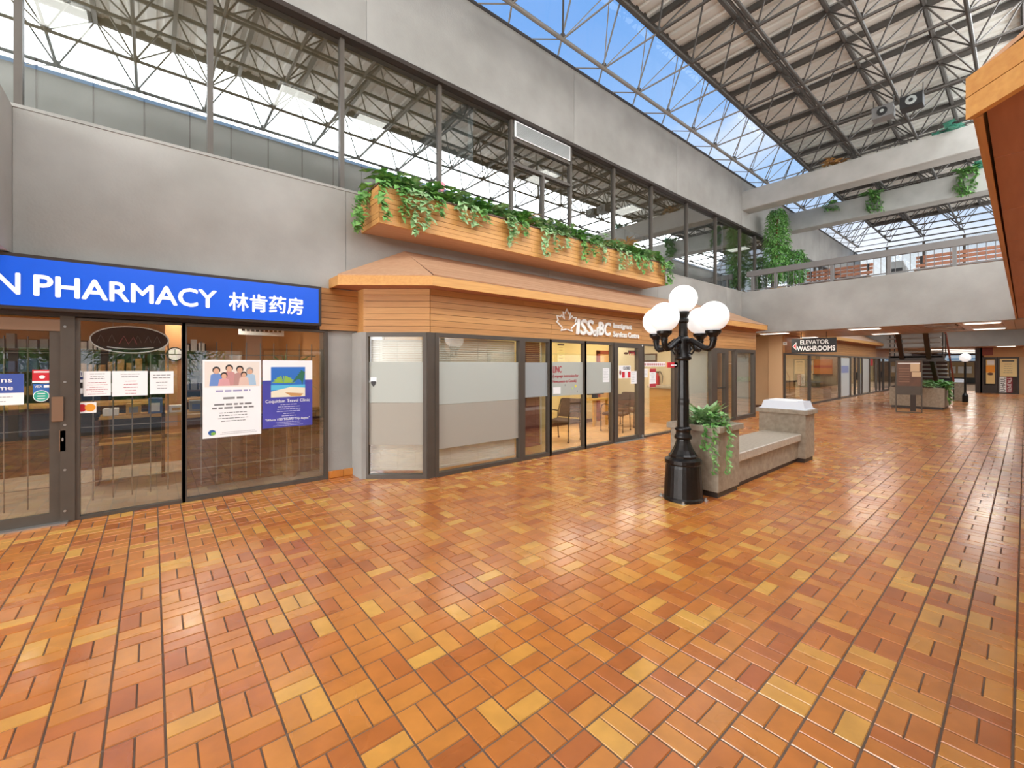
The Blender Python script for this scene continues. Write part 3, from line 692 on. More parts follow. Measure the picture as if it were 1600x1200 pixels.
text('title_lettering', 'Coquitlam Travel Clinic', T, 1.15, 1.70, 1.125, 1.18, ts, WHITE, p, .0015, .005)
lines(p, T, 1.27, 1.6, 1.115, 7, .031, .012, mat('ink_pale', 'c9c9e6', .8), ts, wmin=.35)
text('slogan_lettering', '"Where Your Healthy Trip Begins"', T, 1.15, 1.70, .885, .925, ts, WHITE, p, .0015, .004, shear=.2)
lines(p, T, 1.2, 1.66, .873, 3, .022, .008, mat('ink_pale', 'c9c9e6', .8), ts, wmin=.6)
p = sheet('paper_notice', -.57, -.355, 1.31, 1.58, PAPER, 'white typed notice, leftmost of three on the pharmacy glass', 'notice', group='typed notices on pharmacy glass'); lines(p, T, -.54, -.385, 1.555, 3, .025, .009, INK, ts, wmin=.5); lines(p, T, -.555, -.37, 1.46, 6, .025, .007, INKR, ts)
p = sheet('paper_notice', -.345, -.045, 1.30, 1.58, PAPER, 'white typed notice in a plastic sleeve, middle of three on pharmacy glass', 'notice', group='typed notices on pharmacy glass'); lines(p, T, -.28, -.11, 1.55, 2, .03, .009, INK, ts, wmin=.8); lines(p, T, -.26, -.12, 1.47, 5, .035, .008, INKR, ts)
p = sheet('paper_notice', -.025, .19, 1.31, 1.575, PAPER, 'white typed notice, rightmost of three on the pharmacy glass', 'notice', group='typed notices on pharmacy glass'); lines(p, T, 0, .165, 1.535, 2, .03, .012, INK, ts, wmin=.8); lines(p, T, .01, .16, 1.45, 3, .035, .008, INK, ts)
p = sheet('card_sticker', -.628, -.47, 1.13, 1.245, PAPER, 'red and yellow payment card sticker on the pharmacy glass', 'sticker')
MB(T).disc(-.585, 1.188, .042, .042, ts, ts+.001, 20).build('red_circle', RED, p); MB(T).disc(-.518, 1.188, .042, .042, ts+.001, ts+.002, 20).build('yellow_circle', mat('print_orange', 'e79a2c', .6), p)
p = sheet('card_sticker', -.628, -.575, 1.34, 1.585, PAPER, 'narrow payment sticker with VI lettering beside the leftmost notice', 'sticker')
text('lettering', 'VI', T, -.622, -.583, 1.535, 1.57, ts, mat('print_navy', '1e2f66', .6), p, .001, .01); box('band', (-.628, -.575, ts, ts+.001, 1.49, 1.52), mat('print_navy', '1e2f66', .6), p, T=T); box('band', (-.628, -.575, ts, ts+.001, 1.40, 1.46), BLACKP, p, T=T)
p = sheet('door_sign', -1.45, -.998, 1.25, 1.56, PAPER, 'blue and white walk-ins welcome sign on the pharmacy door', 'sign'); box('blue_band', (-1.45, -.998, ts, ts+.001, 1.37, 1.56), mat('sign_indigo', '38509c', .6), p, T=T)
text('lettering', 'Walk-Ins', T, -1.40, -1.075, 1.475, 1.525, ts+.001, WHITE, p, .001, .01); text('lettering', 'Welcome', T, -1.40, -1.07, 1.40, 1.445, ts+.001, WHITE, p, .001, .01); lines(p, T, -1.42, -1.03, 1.335, 2, .045, .008, INK, ts)
p = sheet('door_sticker', -.94, -.803, 1.465, 1.60, RED, 'red sticker with white bars at the top of the pharmacy door glass', 'sticker'); box('white_bar', (-.93, -.815, ts, ts+.001, 1.57, 1.585), WHITE, p, T=T); box('white_bar', (-.94, -.803, ts, ts+.001, 1.465, 1.485), WHITE, p, T=T); MB(T).disc(-.872, 1.525, .022, .018, ts, ts+.001, 12).build('badge', WHITE, p)
p = sheet('door_sticker', -.935, -.815, 1.34, 1.455, mat('print_blue2', '2b62a8', .6), 'blue payment sticker under the red sticker on the pharmacy door', 'sticker'); text('lettering', 'VISA', T, -.925, -.87, 1.415, 1.44, ts, WHITE, p, .001, .01); box('white_bar', (-.86, -.82, ts, ts+.001, 1.415, 1.44), WHITE, p, T=T)
p = thing('door_sticker', (-.88, PH-.02, 1.27), 'teal oval sticker with white rim on the pharmacy door glass', 'sticker'); MB(T).disc(-.878, 1.33, .058, .06, .0165, .018, 24).build('rim', WHITE, p); MB(T).disc(-.878, 1.33, .052, .053, .018, .019, 24).build('face', mat('print_teal', '2fa58c', .6), p)
for z in (1.35, 1.325, 1.3): box('print_line', (-.905, -.85, .019, .02, z, z+.008), WHITE, p, T=T)
# neon sign
p = thing('neon_sign', (-.19, PH-.03, 1.78), 'unlit oval neon pharmacy sign hanging behind the glass', 'neon sign')
Tn = FL(PH+.05); cx, cz, a_, b_ = -.19, 1.935, .335, .15
MB(Tn).disc(cx, cz, a_, b_, -.012, 0, 36).build('backing', mat('smoked_acrylic', '2b2420', .25), p)
MB(Tn).path([(cx+a_*math.cos(w), .012, cz+b_*math.sin(w)) for w in [i*2*math.pi/40 for i in range(41)]], .007, 6).build('outer_tube', WHITE, p)
MB(Tn).path([(cx-.2+.02*i, .012, cz-.085-.02*math.sin(math.pi*i/20)) for i in range(21)], .006, 6).build('underline_tube', WHITE, p)
MB(Tn).path([(cx-.1, .008, cz-.05), (cx-.06, .008, cz+.04), (cx-.02, .008, cz-.05), (cx+.02, .008, cz+.03), (cx+.05, .008, cz-.05)], .005, 5).build('red_tube', mat('neon_red_off', '9c3a44', .4), p)
for s in (-.25, -.16, .06, .15, .23): MB(Tn).path([(cx+s-.03, .008, cz-.03), (cx+s, .008, cz+.05), (cx+s+.03, .008, cz-.03)], .003, 4).build('letter_tube', mat('neon_grey', '6a6058', .3), p)
for s in (-.15, .15): MB(Tn).tube((cx+s, 0, cz+.13), (cx+s, 0, 2.2), .002, 4).build('hanging_wire', ALU, p)
# big sign box
p = thing('pharmacy_sign', (0, 6.35, 2.19), 'long blue light-box sign reading PHARMACY with white lettering', 'sign')
Ts = FL(6.28)
bbox('cabinet', (-3.4, 1.80, -.17, 0, 2.19, 2.735), BRONZE_D, p, T=Ts)
box('face', (-3.35, 1.76, 0, .006, 2.225, 2.70), mat('sign_blue', '0a58d8', .35, emit=.12), p, T=Ts)
SW = mat('sign_white', 'f4f6f8', .4, emit=.25)
text('lettering', 'PHARMACY', Ts, -.895, .59, 2.335, 2.54, .006, SW, p, .004, .022)
text('lettering', 'LINCOLN', Ts, -2.05, -.992, 2.335, 2.54, .006, SW, p, .004, .022)
text('lettering', '林肯药房', Ts, .72, 1.56, 2.325, 2.545, .006, SW, p, .004, .022)
# ================================================================== BAY WITH WOOD FASCIA
C0, C1 = (2.36, 6.19), (3.10, IS)
TC = FC(C0, C1); LC = math.hypot(C1[0]-C0[0], C1[1]-C0[1]); TI = FL(IS)
cn = thing('wood_canopy', (8.6, 5.9, 2.12), 'cedar-clad fascia and hipped wood canopy above the ISSofBC storefront', 'canopy')
box('backing', (3.10, 14.85, -.1, .0, 2.12, 2.76), GAP, cn, T=TI); box('backing', (0, LC, -.06, 0, 2.12, 2.76), GAP, cn, T=TC); box('backing', (1.82, 2.42, -.1, 0, 2.15, 2.75), GAP, cn, T=FL(PH-.06))
boards(cn, TI, 3.10, 14.88, 2.12, 2.76, 7, 0, .022, CEDAR, 3.2); boards(cn, TC, 0, LC+.008, 2.12, 2.76, 7, 0, .022, CEDAR_C); boards(cn, FL(PH-.06), 1.82, 2.40, 2.15, 2.75, 7, 0, .022, CEDAR)
boards(cn, lambda s, t, z: (14.88+t, s, z), IS+.02, WL, 2.12, 2.76, 7, 0, .022, CEDAR_Y)
EY = 5.26
box('return_board', (2.36, 2.42, 6.17, 6.46, 2.12, 2.76), CEDAR, cn)
E0, E1, E2, E3 = (1.95, 6.06), (2.97, EY), (15.0, EY), (15.55, 5.9)     # eave outline
ZE0, ZE1 = 2.75, 2.885
RF = {'a': (3.12, 3.47), 'b': (14.6, 3.47)}
def prism(p, q, off, z0, z1, m, nm):
    T_ = FC(p, q); L = math.hypot(q[0]-p[0], q[1]-p[1]); box(nm, (0, L, -off, 0, z0, z1), m, cn, T=T_)
prism(E0, E1, .03, ZE0, ZE1, CEDAR_L, 'eave_fascia'); prism(E2, E3, .03, ZE0, ZE1, CEDAR_L, 'eave_fascia'); prism(E3, (15.55, WL), .03, ZE0, ZE1, CEDAR_L, 'eave_fascia'); prism((1.95, WL), E0, .03, ZE0, ZE1, CEDAR_L, 'eave_fascia')
for a, c in ((2.97, 6.0), (6.0, 9.4), (9.4, 12.4), (12.4, 15.0)): prism((a+.001, EY), (c-.001, EY), .03, ZE0, ZE1, CEDAR_L, 'eave_fascia')
MB().add([(E0[0], WL, 2.76), (E0[0], E0[1], 2.76), (E1[0], E1[1]+.02, 2.76), (E2[0], E2[1]+.02, 2.76), (E3[0], E3[1], 2.76), (E3[0], WL, 2.76)], [(0, 1, 2, 3, 4, 5)]).build('eave_soffit', SOFW, cn)
A = Vector((3.12, WL, 3.47)); B = Vector((14.3, WL, 3.47)); F0 = Vector((E1[0], E1[1]-.005, ZE1)); F1 = Vector((E2[0], E2[1]-.005, ZE1))
NR = 8
for r in range(NR):
    a0, a1 = r/NR, (r+1)/NR
    P0, P1, Q0, Q1 = F0.lerp(A, a0), F1.lerp(B, a0), F0.lerp(A, a1), F1.lerp(B, a1)
    cuts = [0]+sorted(random.uniform(.1, .9) for _ in range(2))+[1]
    for c0, c1 in zip(cuts, cuts[1:]):
        vs = [P0.lerp(P1, c0), P0.lerp(P1, c1), Q0.lerp(Q1, c1), Q0.lerp(Q1, c0)]
        up = Vector((0, -.35, .93))*.018; e = Vector((0, .004, .003))
        vs[0] = vs[0]+e; vs[1] = vs[1]+e
        MB().add([tuple(v) for v in vs]+[tuple(v+up) for v in vs], [(0, 3, 2, 1), (4, 5, 6, 7), (0, 1, 5, 4), (1, 2, 6, 5), (2, 3, 7, 6), (3, 0, 4, 7)]).build('roof_plank', ROOFW, cn)
for P0, P1, ap in ((Vector((E0[0], E0[1], ZE1)), F0, A), (F1, Vector((E3[0], E3[1], ZE1)), B)):
    for r in range(4):
        a0, a1 = r/4, (r+1)/4
        vs = [P0.lerp(ap, a0), P1.lerp(ap, a0), P1.lerp(ap, a1), P0.lerp(ap, a1)]; up = Vector((0, -.2, .95))*.016
        if r == 3: MB().add([tuple(v) for v in (vs[0], vs[1], ap)]+[tuple(v+up) for v in (vs[0], vs[1], ap)], [(0, 1, 2), (3, 4, 5), (0, 1, 4, 3), (1, 2, 5, 4), (2, 0, 3, 5)]).build('hip_plank', ROOFW, cn)
        else: MB().add([tuple(v) for v in vs]+[tuple(v+up) for v in vs], [(0, 3, 2, 1), (4, 5, 6, 7), (0, 1, 5, 4), (1, 2, 6, 5), (2, 3, 7, 6), (3, 0, 4, 7)]).build('hip_plank', ROOFW, cn)
MB().add([(E0[0], WL, ZE1), (E0[0], E0[1], ZE1), tuple(A)], [(0, 1, 2)]).build('hip_gusset', ROOFW, cn)
MB().tube(F0+Vector((0, 0, .012)), A, .012, 5).build('hip_seam', DKBR, cn); MB().tube(F1, B, .012, 5).build('hip_seam', DKBR, cn)
# lettering on the fascia
lt = thing('storefront_lettering', (7, IS-.03, 2.22), 'white raised ISSofBC Immigrant Services Centre lettering with maple leaf outline', 'sign')
LW = mat('letter_white', 'f2efe8', .5)
leaf = [(0, -1), (-.06, -.62), (-.55, -.72), (-.45, -.5), (-.98, -.05), (-.84, .06), (-.95, .42), (-.62, .34), (-.52, .5), (-.25, .2), (-.36, .78), (-.17, .66), (0, 1)]
leaf = leaf+[(-x, z) for x, z in leaf[-2:0:-1]]
lp = [(5.985+x*.28, .035, 2.46+z*.235) for x, z in leaf]; lp = lp[1:]+lp[:1]
MB(TI).path(lp[:-1], .016, 5).build('maple_leaf_outline', LW, lt)
text('lettering', 'ISS', TI, 6.26, 6.735, 2.245, 2.53, .024, LW, lt, .03, .03, shear=.1); text('lettering', 'of', TI, 6.74, 6.915, 2.225, 2.41, .024, LW, lt, .03, .025, shear=.1); text('lettering', 'BC', TI, 6.92, 7.30, 2.255, 2.515, .024, LW, lt, .03, .03, shear=.1)
text('lettering', 'Immigrant', TI, 7.41, 8.06, 2.395, 2.53, .024, LW, lt, .02, .03); text('lettering', 'Services Centre', TI, 7.41, 8.34, 2.24, 2.35, .024, LW, lt, .02, .03)
# glazing
def blinds(w, T, s0, s1, z0, z1, m, t=-.09, name='blind_slats', cords=3, tilt=.03):
    b = MB(T); z = z0
    while z < z1: b.add([(s0, t-.012, z+tilt), (s1, t-.012, z+tilt), (s1, t+.012, z), (s0, t+.012, z)], [(0, 1, 2, 3)]); z += .034
    o = b.build(name, m, w, kind='stuff')
    for k in range(cords): s = s0+(s1-s0)*(k+.5)/cords; box('blind_cord', (s-.003, s+.003, t+.013, t+.016, z0, z1), m, w, T=T)
    box('bottom_rail', (s0, s1, t-.015, t+.015, z0-.03, z0), m, w, T=T)
BL = mat('blind_cream', 'e2dfd4', .6); BLR = mat('blind_red', '7c3d33', .6); BLW = mat('blind_white', 'dfe0da', .6)
def film(w, T, s0, s1, z0, z1, m, nm='frosted_film'): return box(nm, (s0, s1, .006, .008, z0, z1), m, w, T=T)
w = window(TC, .02, LC-.03, 0, 2.12, .06, .1); blinds(w, TC, .08, LC-.1, .12, 2.0, BL); film(w, TC, .08, LC-.09, 1.1, 1.69, FROST); film(w, TC, .08, LC-.09, .48, 1.095, FROST2)
s_ = thing('security_decal', TC(.13, .012, 1.4), 'white and black shield decal on the angled frosted pane', 'sticker')
MB(TC).poly([(.10, 1.40), (.19, 1.40), (.19, 1.47), (.10, 1.47)], .01, .014).build('white_top', WHITE, s_); MB(TC).poly([(.11, 1.41), (.115, 1.37), (.145, 1.33), (.175, 1.37), (.18, 1.41)], .014, .017).build('black_shield', BLACKP, s_); box('tab', (.06, .1, .01, .013, 1.39, 1.42), WHITE, s_, T=TC)
b = MB().box(C1[0]-.06, C1[0]+.08, IS-.04, IS+.1, 0, 2.12).build('trim_6', BRONZE, kind='structure')
w = window(TI, 3.17, 4.86, 0, 2.12, .06, .1); blinds(w, TI, 3.24, 4.8, .12, 2.04, BL); film(w, TI, 3.23, 4.8, 1.06, 1.69, FROST); film(w, TI, 3.23, 4.8, .40, 1.055, FROST2)
w = window(TI, 4.86, 5.57, 0, 2.12, .065, .1); blinds(w, TI, 4.93, 5.4, .22, 2.04, BLR, cords=2); film(w, TI, 4.93, 5.50, 1.08, 1.69, FROST_G)
box('blind_wand', (5.42, 5.44, -.09, -.08, .2, 2.0), BLW, w, T=TI); box('blind_wand', (4.96, 4.97, -.075, -.07, .2, 2.0), BLW, w, T=TI)
w = window(TI, 5.52, 6.53, 0, 2.12, .055, .1); film(w, TI, 5.575, 6.475, 1.07, 1.70, FROST); 
tl = [text('red_lettering', 'LINC', TI, 5.64, 5.87, 1.505, 1.625, .009, INKR, w, .001, .02), text('red_lettering', '(Language instruction for', TI, 5.635, 6.34, 1.40, 1.47, .009, INKR, w, .001, .01), text('red_lettering', 'Newcomers to Canada)', TI, 5.635, 6.28, 1.30, 1.37, .009, INKR, w, .001, .01)]
for s, z, c in ((5.97, 1.26, 'ink'), (6.31, 1.13, 'ink')): MB(TI).poly([(s-.015, z+.02), (s+.015, z+.02), (s, z-.02)], .009, .01).build('small_mark', INK, w)
MB(TI).disc(6.26, 1.24, .03, .03, .009, .01, 6).build('yellow_spot', mat('spot_yellow', 'e0d45a', .7), w); MB(TI).disc(6.17, 1.2, .02, .025, .009, .01, 6).build('green_spot', mat('spot_green', 'b6d28a', .7), w)
sheet('paper_notice', 5.64, 5.84, 1.11, 1.235, PAPER, 'small blank white card under the LINC lettering', 'notice', T=TI)
w = window(TI, 6.48, 7.42, 0, 2.12, .055, .1); film(w, TI, 6.535, 7.365, 1.07, 1.70, FROST)
p = sheet('paper_notice', 7.09, 7.30, 1.29, 1.58, PAPER, 'white typed page on the frosted band beside the entrance door', 'notice', T=TI); lines(p, TI, 7.11, 7.28, 1.55, 7, .033, .006, INK, .0155, ctr=False)
d2 = thing('door_2', (7.95, IS, 0), kind='structure')
b = MB(TI); b.box(7.40, 7.56, -.05, .05, 0, 2.12).box(8.30, 8.50, -.05, .05, 0, 2.12).box(7.56, 8.30, -.05, .05, 2.02, 2.12).box(7.56, 8.30, -.04, .04, .0, .09); b.build('frame', BRONZE, d2)
box('pane', (7.56, 8.30, -.004, .004, .09, 2.02), GLASS_SH, d2, T=TI); MB(TI).disc(8.45, .05, .03, .03, .05, .07, 12).build('floor_lock', ALU, d2); MB(TI).disc(8.45, 2.08, .02, .02, .05, .06, 12).build('contact', WHITE, d2)
box('threshold', (7.4, 8.5, .05, .12, 0, .012), ALU, d2, T=TI)
box('closer', (8.12, 8.3, -.1, -.04, 1.9, 1.97), BLACKP, d2, T=TI)
p = thing('door_number', (8.1, IS-.01, 1.87), 'red suite number lettering at the top of the entrance door glass', 'sign'); text('lettering', '120', TI, 8.02, 8.22, 1.86, 1.94, .006, INKR, p, .001, .01); MB(TI).disc(7.9, 1.9, .09, .025, .006, .008, 10).build('emblem', DKBR, p)
p = sheet('door_notice', 7.63, 8.06, 1.36, 1.635, PAPER, 'CLOSED notice with red corners on the entrance door', 'notice', T=TI); text('lettering', 'CLOSED', TI, 7.78, 8.03, 1.545, 1.61, .0155, BLACKP, p, .001, .02)
for s in (7.74, 7.95): box('red_block', (s, s+.1, .0155, .0165, 1.37, 1.5), RED, p, T=TI)
MB(TI).disc(7.68, 1.48, .035, .05, .0155, .0165, 12).build('badge', REDB, p)
p = sheet('paper_notice', 8.07, 8.285, 1.23, 1.51, PAPER, 'white typed page on the entrance door under the CLOSED notice', 'notice', T=TI); lines(p, TI, 8.09, 8.26, 1.48, 6, .04, .006, INK, .0155, ctr=False)
w = window(TI, 8.49, 9.87, 0, 2.12, .04, .1); box('print_strip', (8.53, 9.5, .006, .007, 1.61, 1.71), PAPER, w, T=TI)
for k in range(11): box('print_mark', (8.6+k*.08, 8.655+k*.08, .007, .008, 1.635, 1.685), mat('ink_rose', 'c07c78', .8), w, T=TI)
p = sheet('paper_notice', 8.52, 8.72, 1.36, 1.56, PAPER, 'white page left of the red-bordered notice on the bay glass', 'notice', T=TI); lines(p, TI, 8.54, 8.7, 1.53, 4, .035, .006, INK, .0155)
p = sheet('paper_notice', 8.80, 9.06, 1.13, 1.56, PAPER, 'tall notice with dark red top and bottom bands on the bay glass', 'notice', T=TI)
for z in (1.13, 1.48): box('red_band', (8.80, 9.06, .0155, .0165, z, z+.08), INKR, p, T=TI)
lines(p, TI, 8.83, 9.03, 1.45, 6, .035, .006, INK, .0155)
p = thing('projecting_sign', (9.85, IS-.02, 1.57), 'small red projecting sign with white print beside the lamp post', 'sign'); bbox('panel', (9.55, 10.07, .02, .05, 1.58, 1.71), RED, p, T=TI); box('white_print', (9.66, 9.92, .05, .051, 1.625, 1.655), WHITE, p, T=TI)
box('trim_7', (9.85, 10.25, -.06, .05, 0, 2.12), BRONZE, T=TI, kind='structure')
w = window(TI, 10.25, 11.85, 0, 2.12, .06, .1); blinds(w, TI, 10.32, 11.8, .1, 2.04, BLW)
d3 = thing('door_3', (12.3, IS, 0), kind='structure')
b = MB(TI); b.box(11.85, 12.12, -.05, .05, 0, 2.12).box(12.62, 12.78, -.05, .05, 0, 2.12).box(12.12, 12.62, -.05, .05, 1.98, 2.12).box(12.12, 12.62, -.04, .04, 0, .1); b.build('frame', BRONZE, d3); box('pane', (12.12, 12.62, -.004, .004, .1, 1.98), GLASS_SH, d3, T=TI)
MB(TI).tube((12.14, .06, 1.0), (12.6, .06, 1.0), .015, 6).build('push_bar', BLACKP, d3)
window(TI, 12.78, 13.35, 0, 2.12, .05, .1); w = window(TI, 13.28, 14.75, 0, 2.12, .1, .12); blinds(w, TI, 13.39, 14.6, .1, 2.04, BLW)
box('wall_bay_end', (14.70, 14.85, -1.0, 0, 0, 2.12), BEIGE, T=TI, kind='structure')
# interiors of the bay: room with blinds, waiting room, far office
box('floor_waiting_room', (3.12, 14.8, IS+.06, 10.5, -.2, .008), TAN, kind='structure')
box('ceiling_waiting_room', (3.12, 14.8, IS+.1, 10.5, 2.62, 2.7), CREAM, kind='structure')
box('wall_waiting_back', (5.6, 10.9, 8.05, 8.15, 0, 2.65), YELLOW, kind='structure')
box('wall_waiting_left', (5.5, 5.6, IS+.15, 8.05, 0, 2.65), YELLOW, kind='structure')
box('wall_waiting_right', (11.95, 12.05, IS+.15, 10.4, 0, 2.65), CREAM, kind='structure')
box('wall_office_left', (3.2, 5.5, 7.4, 7.5, 0, 2.65), BEIGE, kind='structure')
box('wall_waiting_rear', (10.9, 14.8, 10.3, 10.4, 0, 2.65), CREAM, kind='structure')
box('baseboard_waiting', (5.6, 10.9, 8.03, 8.05, 0, .1), DKBR, kind='structure')
for i, (x, y) in enumerate(((4.3, 6.6), (7.2, 6.9), (9.9, 6.9), (13.2, 7.5), (11.4, 9.2))):
    t = thing('room_light', (x, y, 2.58), 'square ceiling light behind the bay glass, %s' % ['in the blind-covered office', 'over the single waiting chair', 'over the pair of waiting chairs', 'in the far end office', 'in the back room'][i], 'ceiling light', 'bay ceiling lights')
    box('frame', (x-.33, x+.33, y-.33, y+.33, 2.59, 2.62), WHITE, t); box('diffuser', (x-.3, x+.3, y-.3, y+.3, 2.583, 2.592), TUBE2, t); lamp(t, (x, y, 2.57), 2.0, 1.4, (24, 70, 70, 42, 55)[i], (1, .93, .78))
dd = thing('door_4', (10.4, 8.0, 0), kind='structure')
box('frame', (9.95, 10.05, 7.98, 8.05, 0, 2.05), REDB, dd); box('frame', (10.75, 10.85, 7.98, 8.05, 0, 2.05), REDB, dd); box('frame', (9.95, 10.85, 7.98, 8.05, 1.97, 2.07), REDB, dd); box('leaf', (10.05, 10.75, 8.0, 8.04, 0, 1.97), mat('door_peach', 'dcae74', .6), dd)
p = sheet('wall_notice', 8.3, 8.6, 1.75, 2.25, mat('paper_yellow', 'e8d890', .7), 'yellow list notice with dark heading on the waiting room wall', 'notice', T=FL(8.05), t=.002); box('heading', (8.32, 8.58, .006, .007, 2.17, 2.22), BLACKP, p, T=FL(8.05)); lines(p, FL(8.05), 8.34, 8.56, 2.12, 5, .07, .012, REDB, .006)
def chair(x, y, rot, label):
    c = thing('waiting_chair', (x, y, .008), label, 'chair', 'waiting room chairs')
    R = Matrix.Rotation(rot, 3, 'Z')
    Tt = lambda a, b_, z: tuple(Vector((x, y, 0))+R @ Vector((a, b_, z)))
    MB(Tt).bbox(-.26, .26, -.24, .24, .40, .47, b=.02).build('seat', FABRIC, c)
    b = MB(Tt); b.add([(-.25, .2, .5), (.25, .2, .5), (.23, .32, .9), (-.23, .32, .9), (-.25, .25, .5), (.25, .25, .5), (.23, .37, .9), (-.23, .37, .9)], [(0, 1, 2, 3), (4, 7, 6, 5), (0, 4, 5, 1), (1, 5, 6, 2), (2, 6, 7, 3), (3, 7, 4, 0)]); b.build('backrest', FABRIC, c)
    for s in (-.28, .28):
        MB(Tt).path([(s, -.26, .0), (s, -.26, .3), (s, -.25, .58), (s, -.2, .65), (s, -.05, .67), (s, .22, .62)], .013, 6).build('arm_leg', BLACKP, c)
        MB(Tt).path([(s, .26, 0), (s, .22, .4), (s, .24, .6), (s*.9, .33, .88)], .013, 6).build('leg', BLACKP, c)
        for yy in (-.26, .26): MB(Tt).ball((s, yy, .03), .025, 8, 6).build('castor', BLACKP, c)
    return c
chair(6.85, 6.45, math.radians(-78), 'lone dark upholstered armchair behind the LINC pane')
chair(8.85, 6.55, math.radians(-75), 'dark armchair just inside the entrance door, nearer of two')
chair(9.75, 6.85, math.radians(-75), 'dark armchair beside the reception counter, farther of two')
t = thing('side_table', (9.2, 7.6, .008), 'small yellow wooden side table in the waiting room', 'table')
box('top', (8.9, 9.6, 7.3, 7.8, .7, .74), mat('yellow_wood', 'd6a63c', .5), t)
for x in (8.95, 9.5):
    for y in (7.35, 7.75): box('leg', (x, x+.05, y-.025, y+.025, .008, .7), mat('yellow_wood', 'd6a63c', .5), t)
t = thing('office_monitor', (9.3, 7.55, .74), 'dark computer monitor seen through the entrance door glass', 'monitor'); bbox('screen', (8.95, 9.6, 7.5, 7.56, .84, 1.2), BLACKP, t); box('stand', (9.2, 9.35, 7.5, 7.6, .74, .84), BLACKP, t)
t = thing('reception_counter', (11.2, 6.4, .008), 'wood-fronted reception counter behind the lamp post', 'counter'); box('body', (10.9, 11.9, 6.1, 6.9, .008, 1.0), PINE, t); box('top', (10.85, 11.93, 6.05, 6.95, 1.0, 1.05), GRAN_T, t)
t = thing('fire_extinguisher', (11.89, 7.25, .95), 'red fire extinguisher with black hose on the white wall', 'fire extinguisher')
MB().lathe((11.89, 7.25, .95), [(.05, 0), (.06, .03), (.06, .34), (.025, .42), (.025, .45)], 14).build('cylinder', RED, t); MB().path([(11.89, 7.25, 1.42), (11.8, 7.1, 1.45), (11.8, 7.02, 1.3), (11.82, 7.05, 1.1)], .012, 6).build('hose', BLACKP, t); box('wall_bracket', (11.93, 11.955, 7.2, 7.3, 1.1, 1.2), ALU, t); box('lever', (11.84, 11.92, 7.2, 7.32, 1.41, 1.45), BLACKP, t)
t = thing('wall_picture', (11.93, 7.5, 1.75), 'small dark framed plate on the white waiting room wall', 'picture'); box('frame', (11.92, 11.95, 7.3, 7.75, 1.75, 2.0), DKBR, t); box('face', (11.915, 11.92, 7.34, 7.71, 1.79, 1.96), GREYP, t)

# ================================================================== CEDAR PLANTER ON THE WALL
PX0, PX1, PY, PZ0, PZ1 = 2.42, 9.89, 5.80, 3.64, 4.17
pl = thing('cedar_planter', (6.1, 6.1, PZ0), 'long cedar board planter box hung under the upper windows', 'planter')
box('trough', (PX0+.03, PX1-.03, PY+.03, WL, PZ0+.04, PZ1-.05), GAP, pl)
box('underside', (PX0+.03, PX1-.03, PY+.03, WL, PZ0+.01, PZ0+.04), ROOFW, pl)
boards(pl, FL(PY+.028), PX0, PX1, PZ0, PZ1, 7, 0, .028, CEDAR_L, 3.0)
boards(pl, lambda s, t, z: (PX0+.028-t, s, z), PY, WL, PZ0, PZ1, 7, 0, .026, CEDAR_Y)
boards(pl, lambda s, t, z: (PX1-.028+t, s, z), PY, WL, PZ0, PZ1, 7, 0, .026, CEDAR_Y)
box('rim', (PX0-.01, PX1+.01, PY-.012, PY+.06, PZ1, PZ1+.025), DKBR, pl); box('rim', (PX0-.012, PX0+.05, PY, WL, PZ1, PZ1+.025), DKBR, pl); box('rim', (PX1-.05, PX1+.012, PY, WL, PZ1, PZ1+.025), DKBR, pl)
box('soil', (PX0+.05, PX1-.05, PY+.05, WL, PZ1-.06, PZ1-.02), SOIL, pl)
def vine_plant(name, base, strands, m, label, cat='plant', group=None, L=.1, up=14, spread=.22, leaves=9, upm=None, h=.16):
    """leafy tuft with hanging vines: strands = list of point lists"""
    o = thing(name, base, label, cat, group); b = MB(); st = MB()
    for k in range(up):
        a = random.uniform(0, 6.28); r = random.uniform(0, spread); c = Vector(base)+Vector((r*math.cos(a), r*math.sin(a)*.7, random.uniform(0, h)))
        for q in range(3):
            a2 = random.uniform(0, 6.28); b.leaf(c, (math.cos(a2), math.sin(a2)-.35, random.uniform(-.3, .7)), (0, 0, 1), L*random.uniform(.8, 1.3), L*random.uniform(.65, .95))
    for pts in strands:
        st.path(pts, .004, 4)
        for p, q in zip(pts, pts[1:]):
            p = Vector(p); q = Vector(q); n = max(2, int((q-p).length/.045*leaves/9))
            for k in range(n):
                c = p.lerp(q, (k+random.random())/n)+Vector((random.uniform(-.05, .05), random.uniform(-.03, .02), 0)); a2 = random.uniform(0, 6.28)
                b.leaf(c, (math.cos(a2)*.8, -.5+.4*math.sin(a2), random.uniform(-.9, .1)), (0, -.6, .8), L*random.uniform(.6, 1.1), L*random.uniform(.55, .85))
    if strands: st.build('stems', LEAF, o)
    b.build('foliage', m, o, kind='stuff')
    return o
def hang(x, drop, y=PY-.05, z=PZ1+.03, dx=0):
    n = max(3, int(drop/.12)); return [(x, y+.1, z), (x+dx*.1, y-.02, z+.01)]+[(x+dx*(k/n)+random.uniform(-.03, .03), y-.03+random.uniform(-.02, .02), z-drop*k/n) for k in range(1, n+1)]
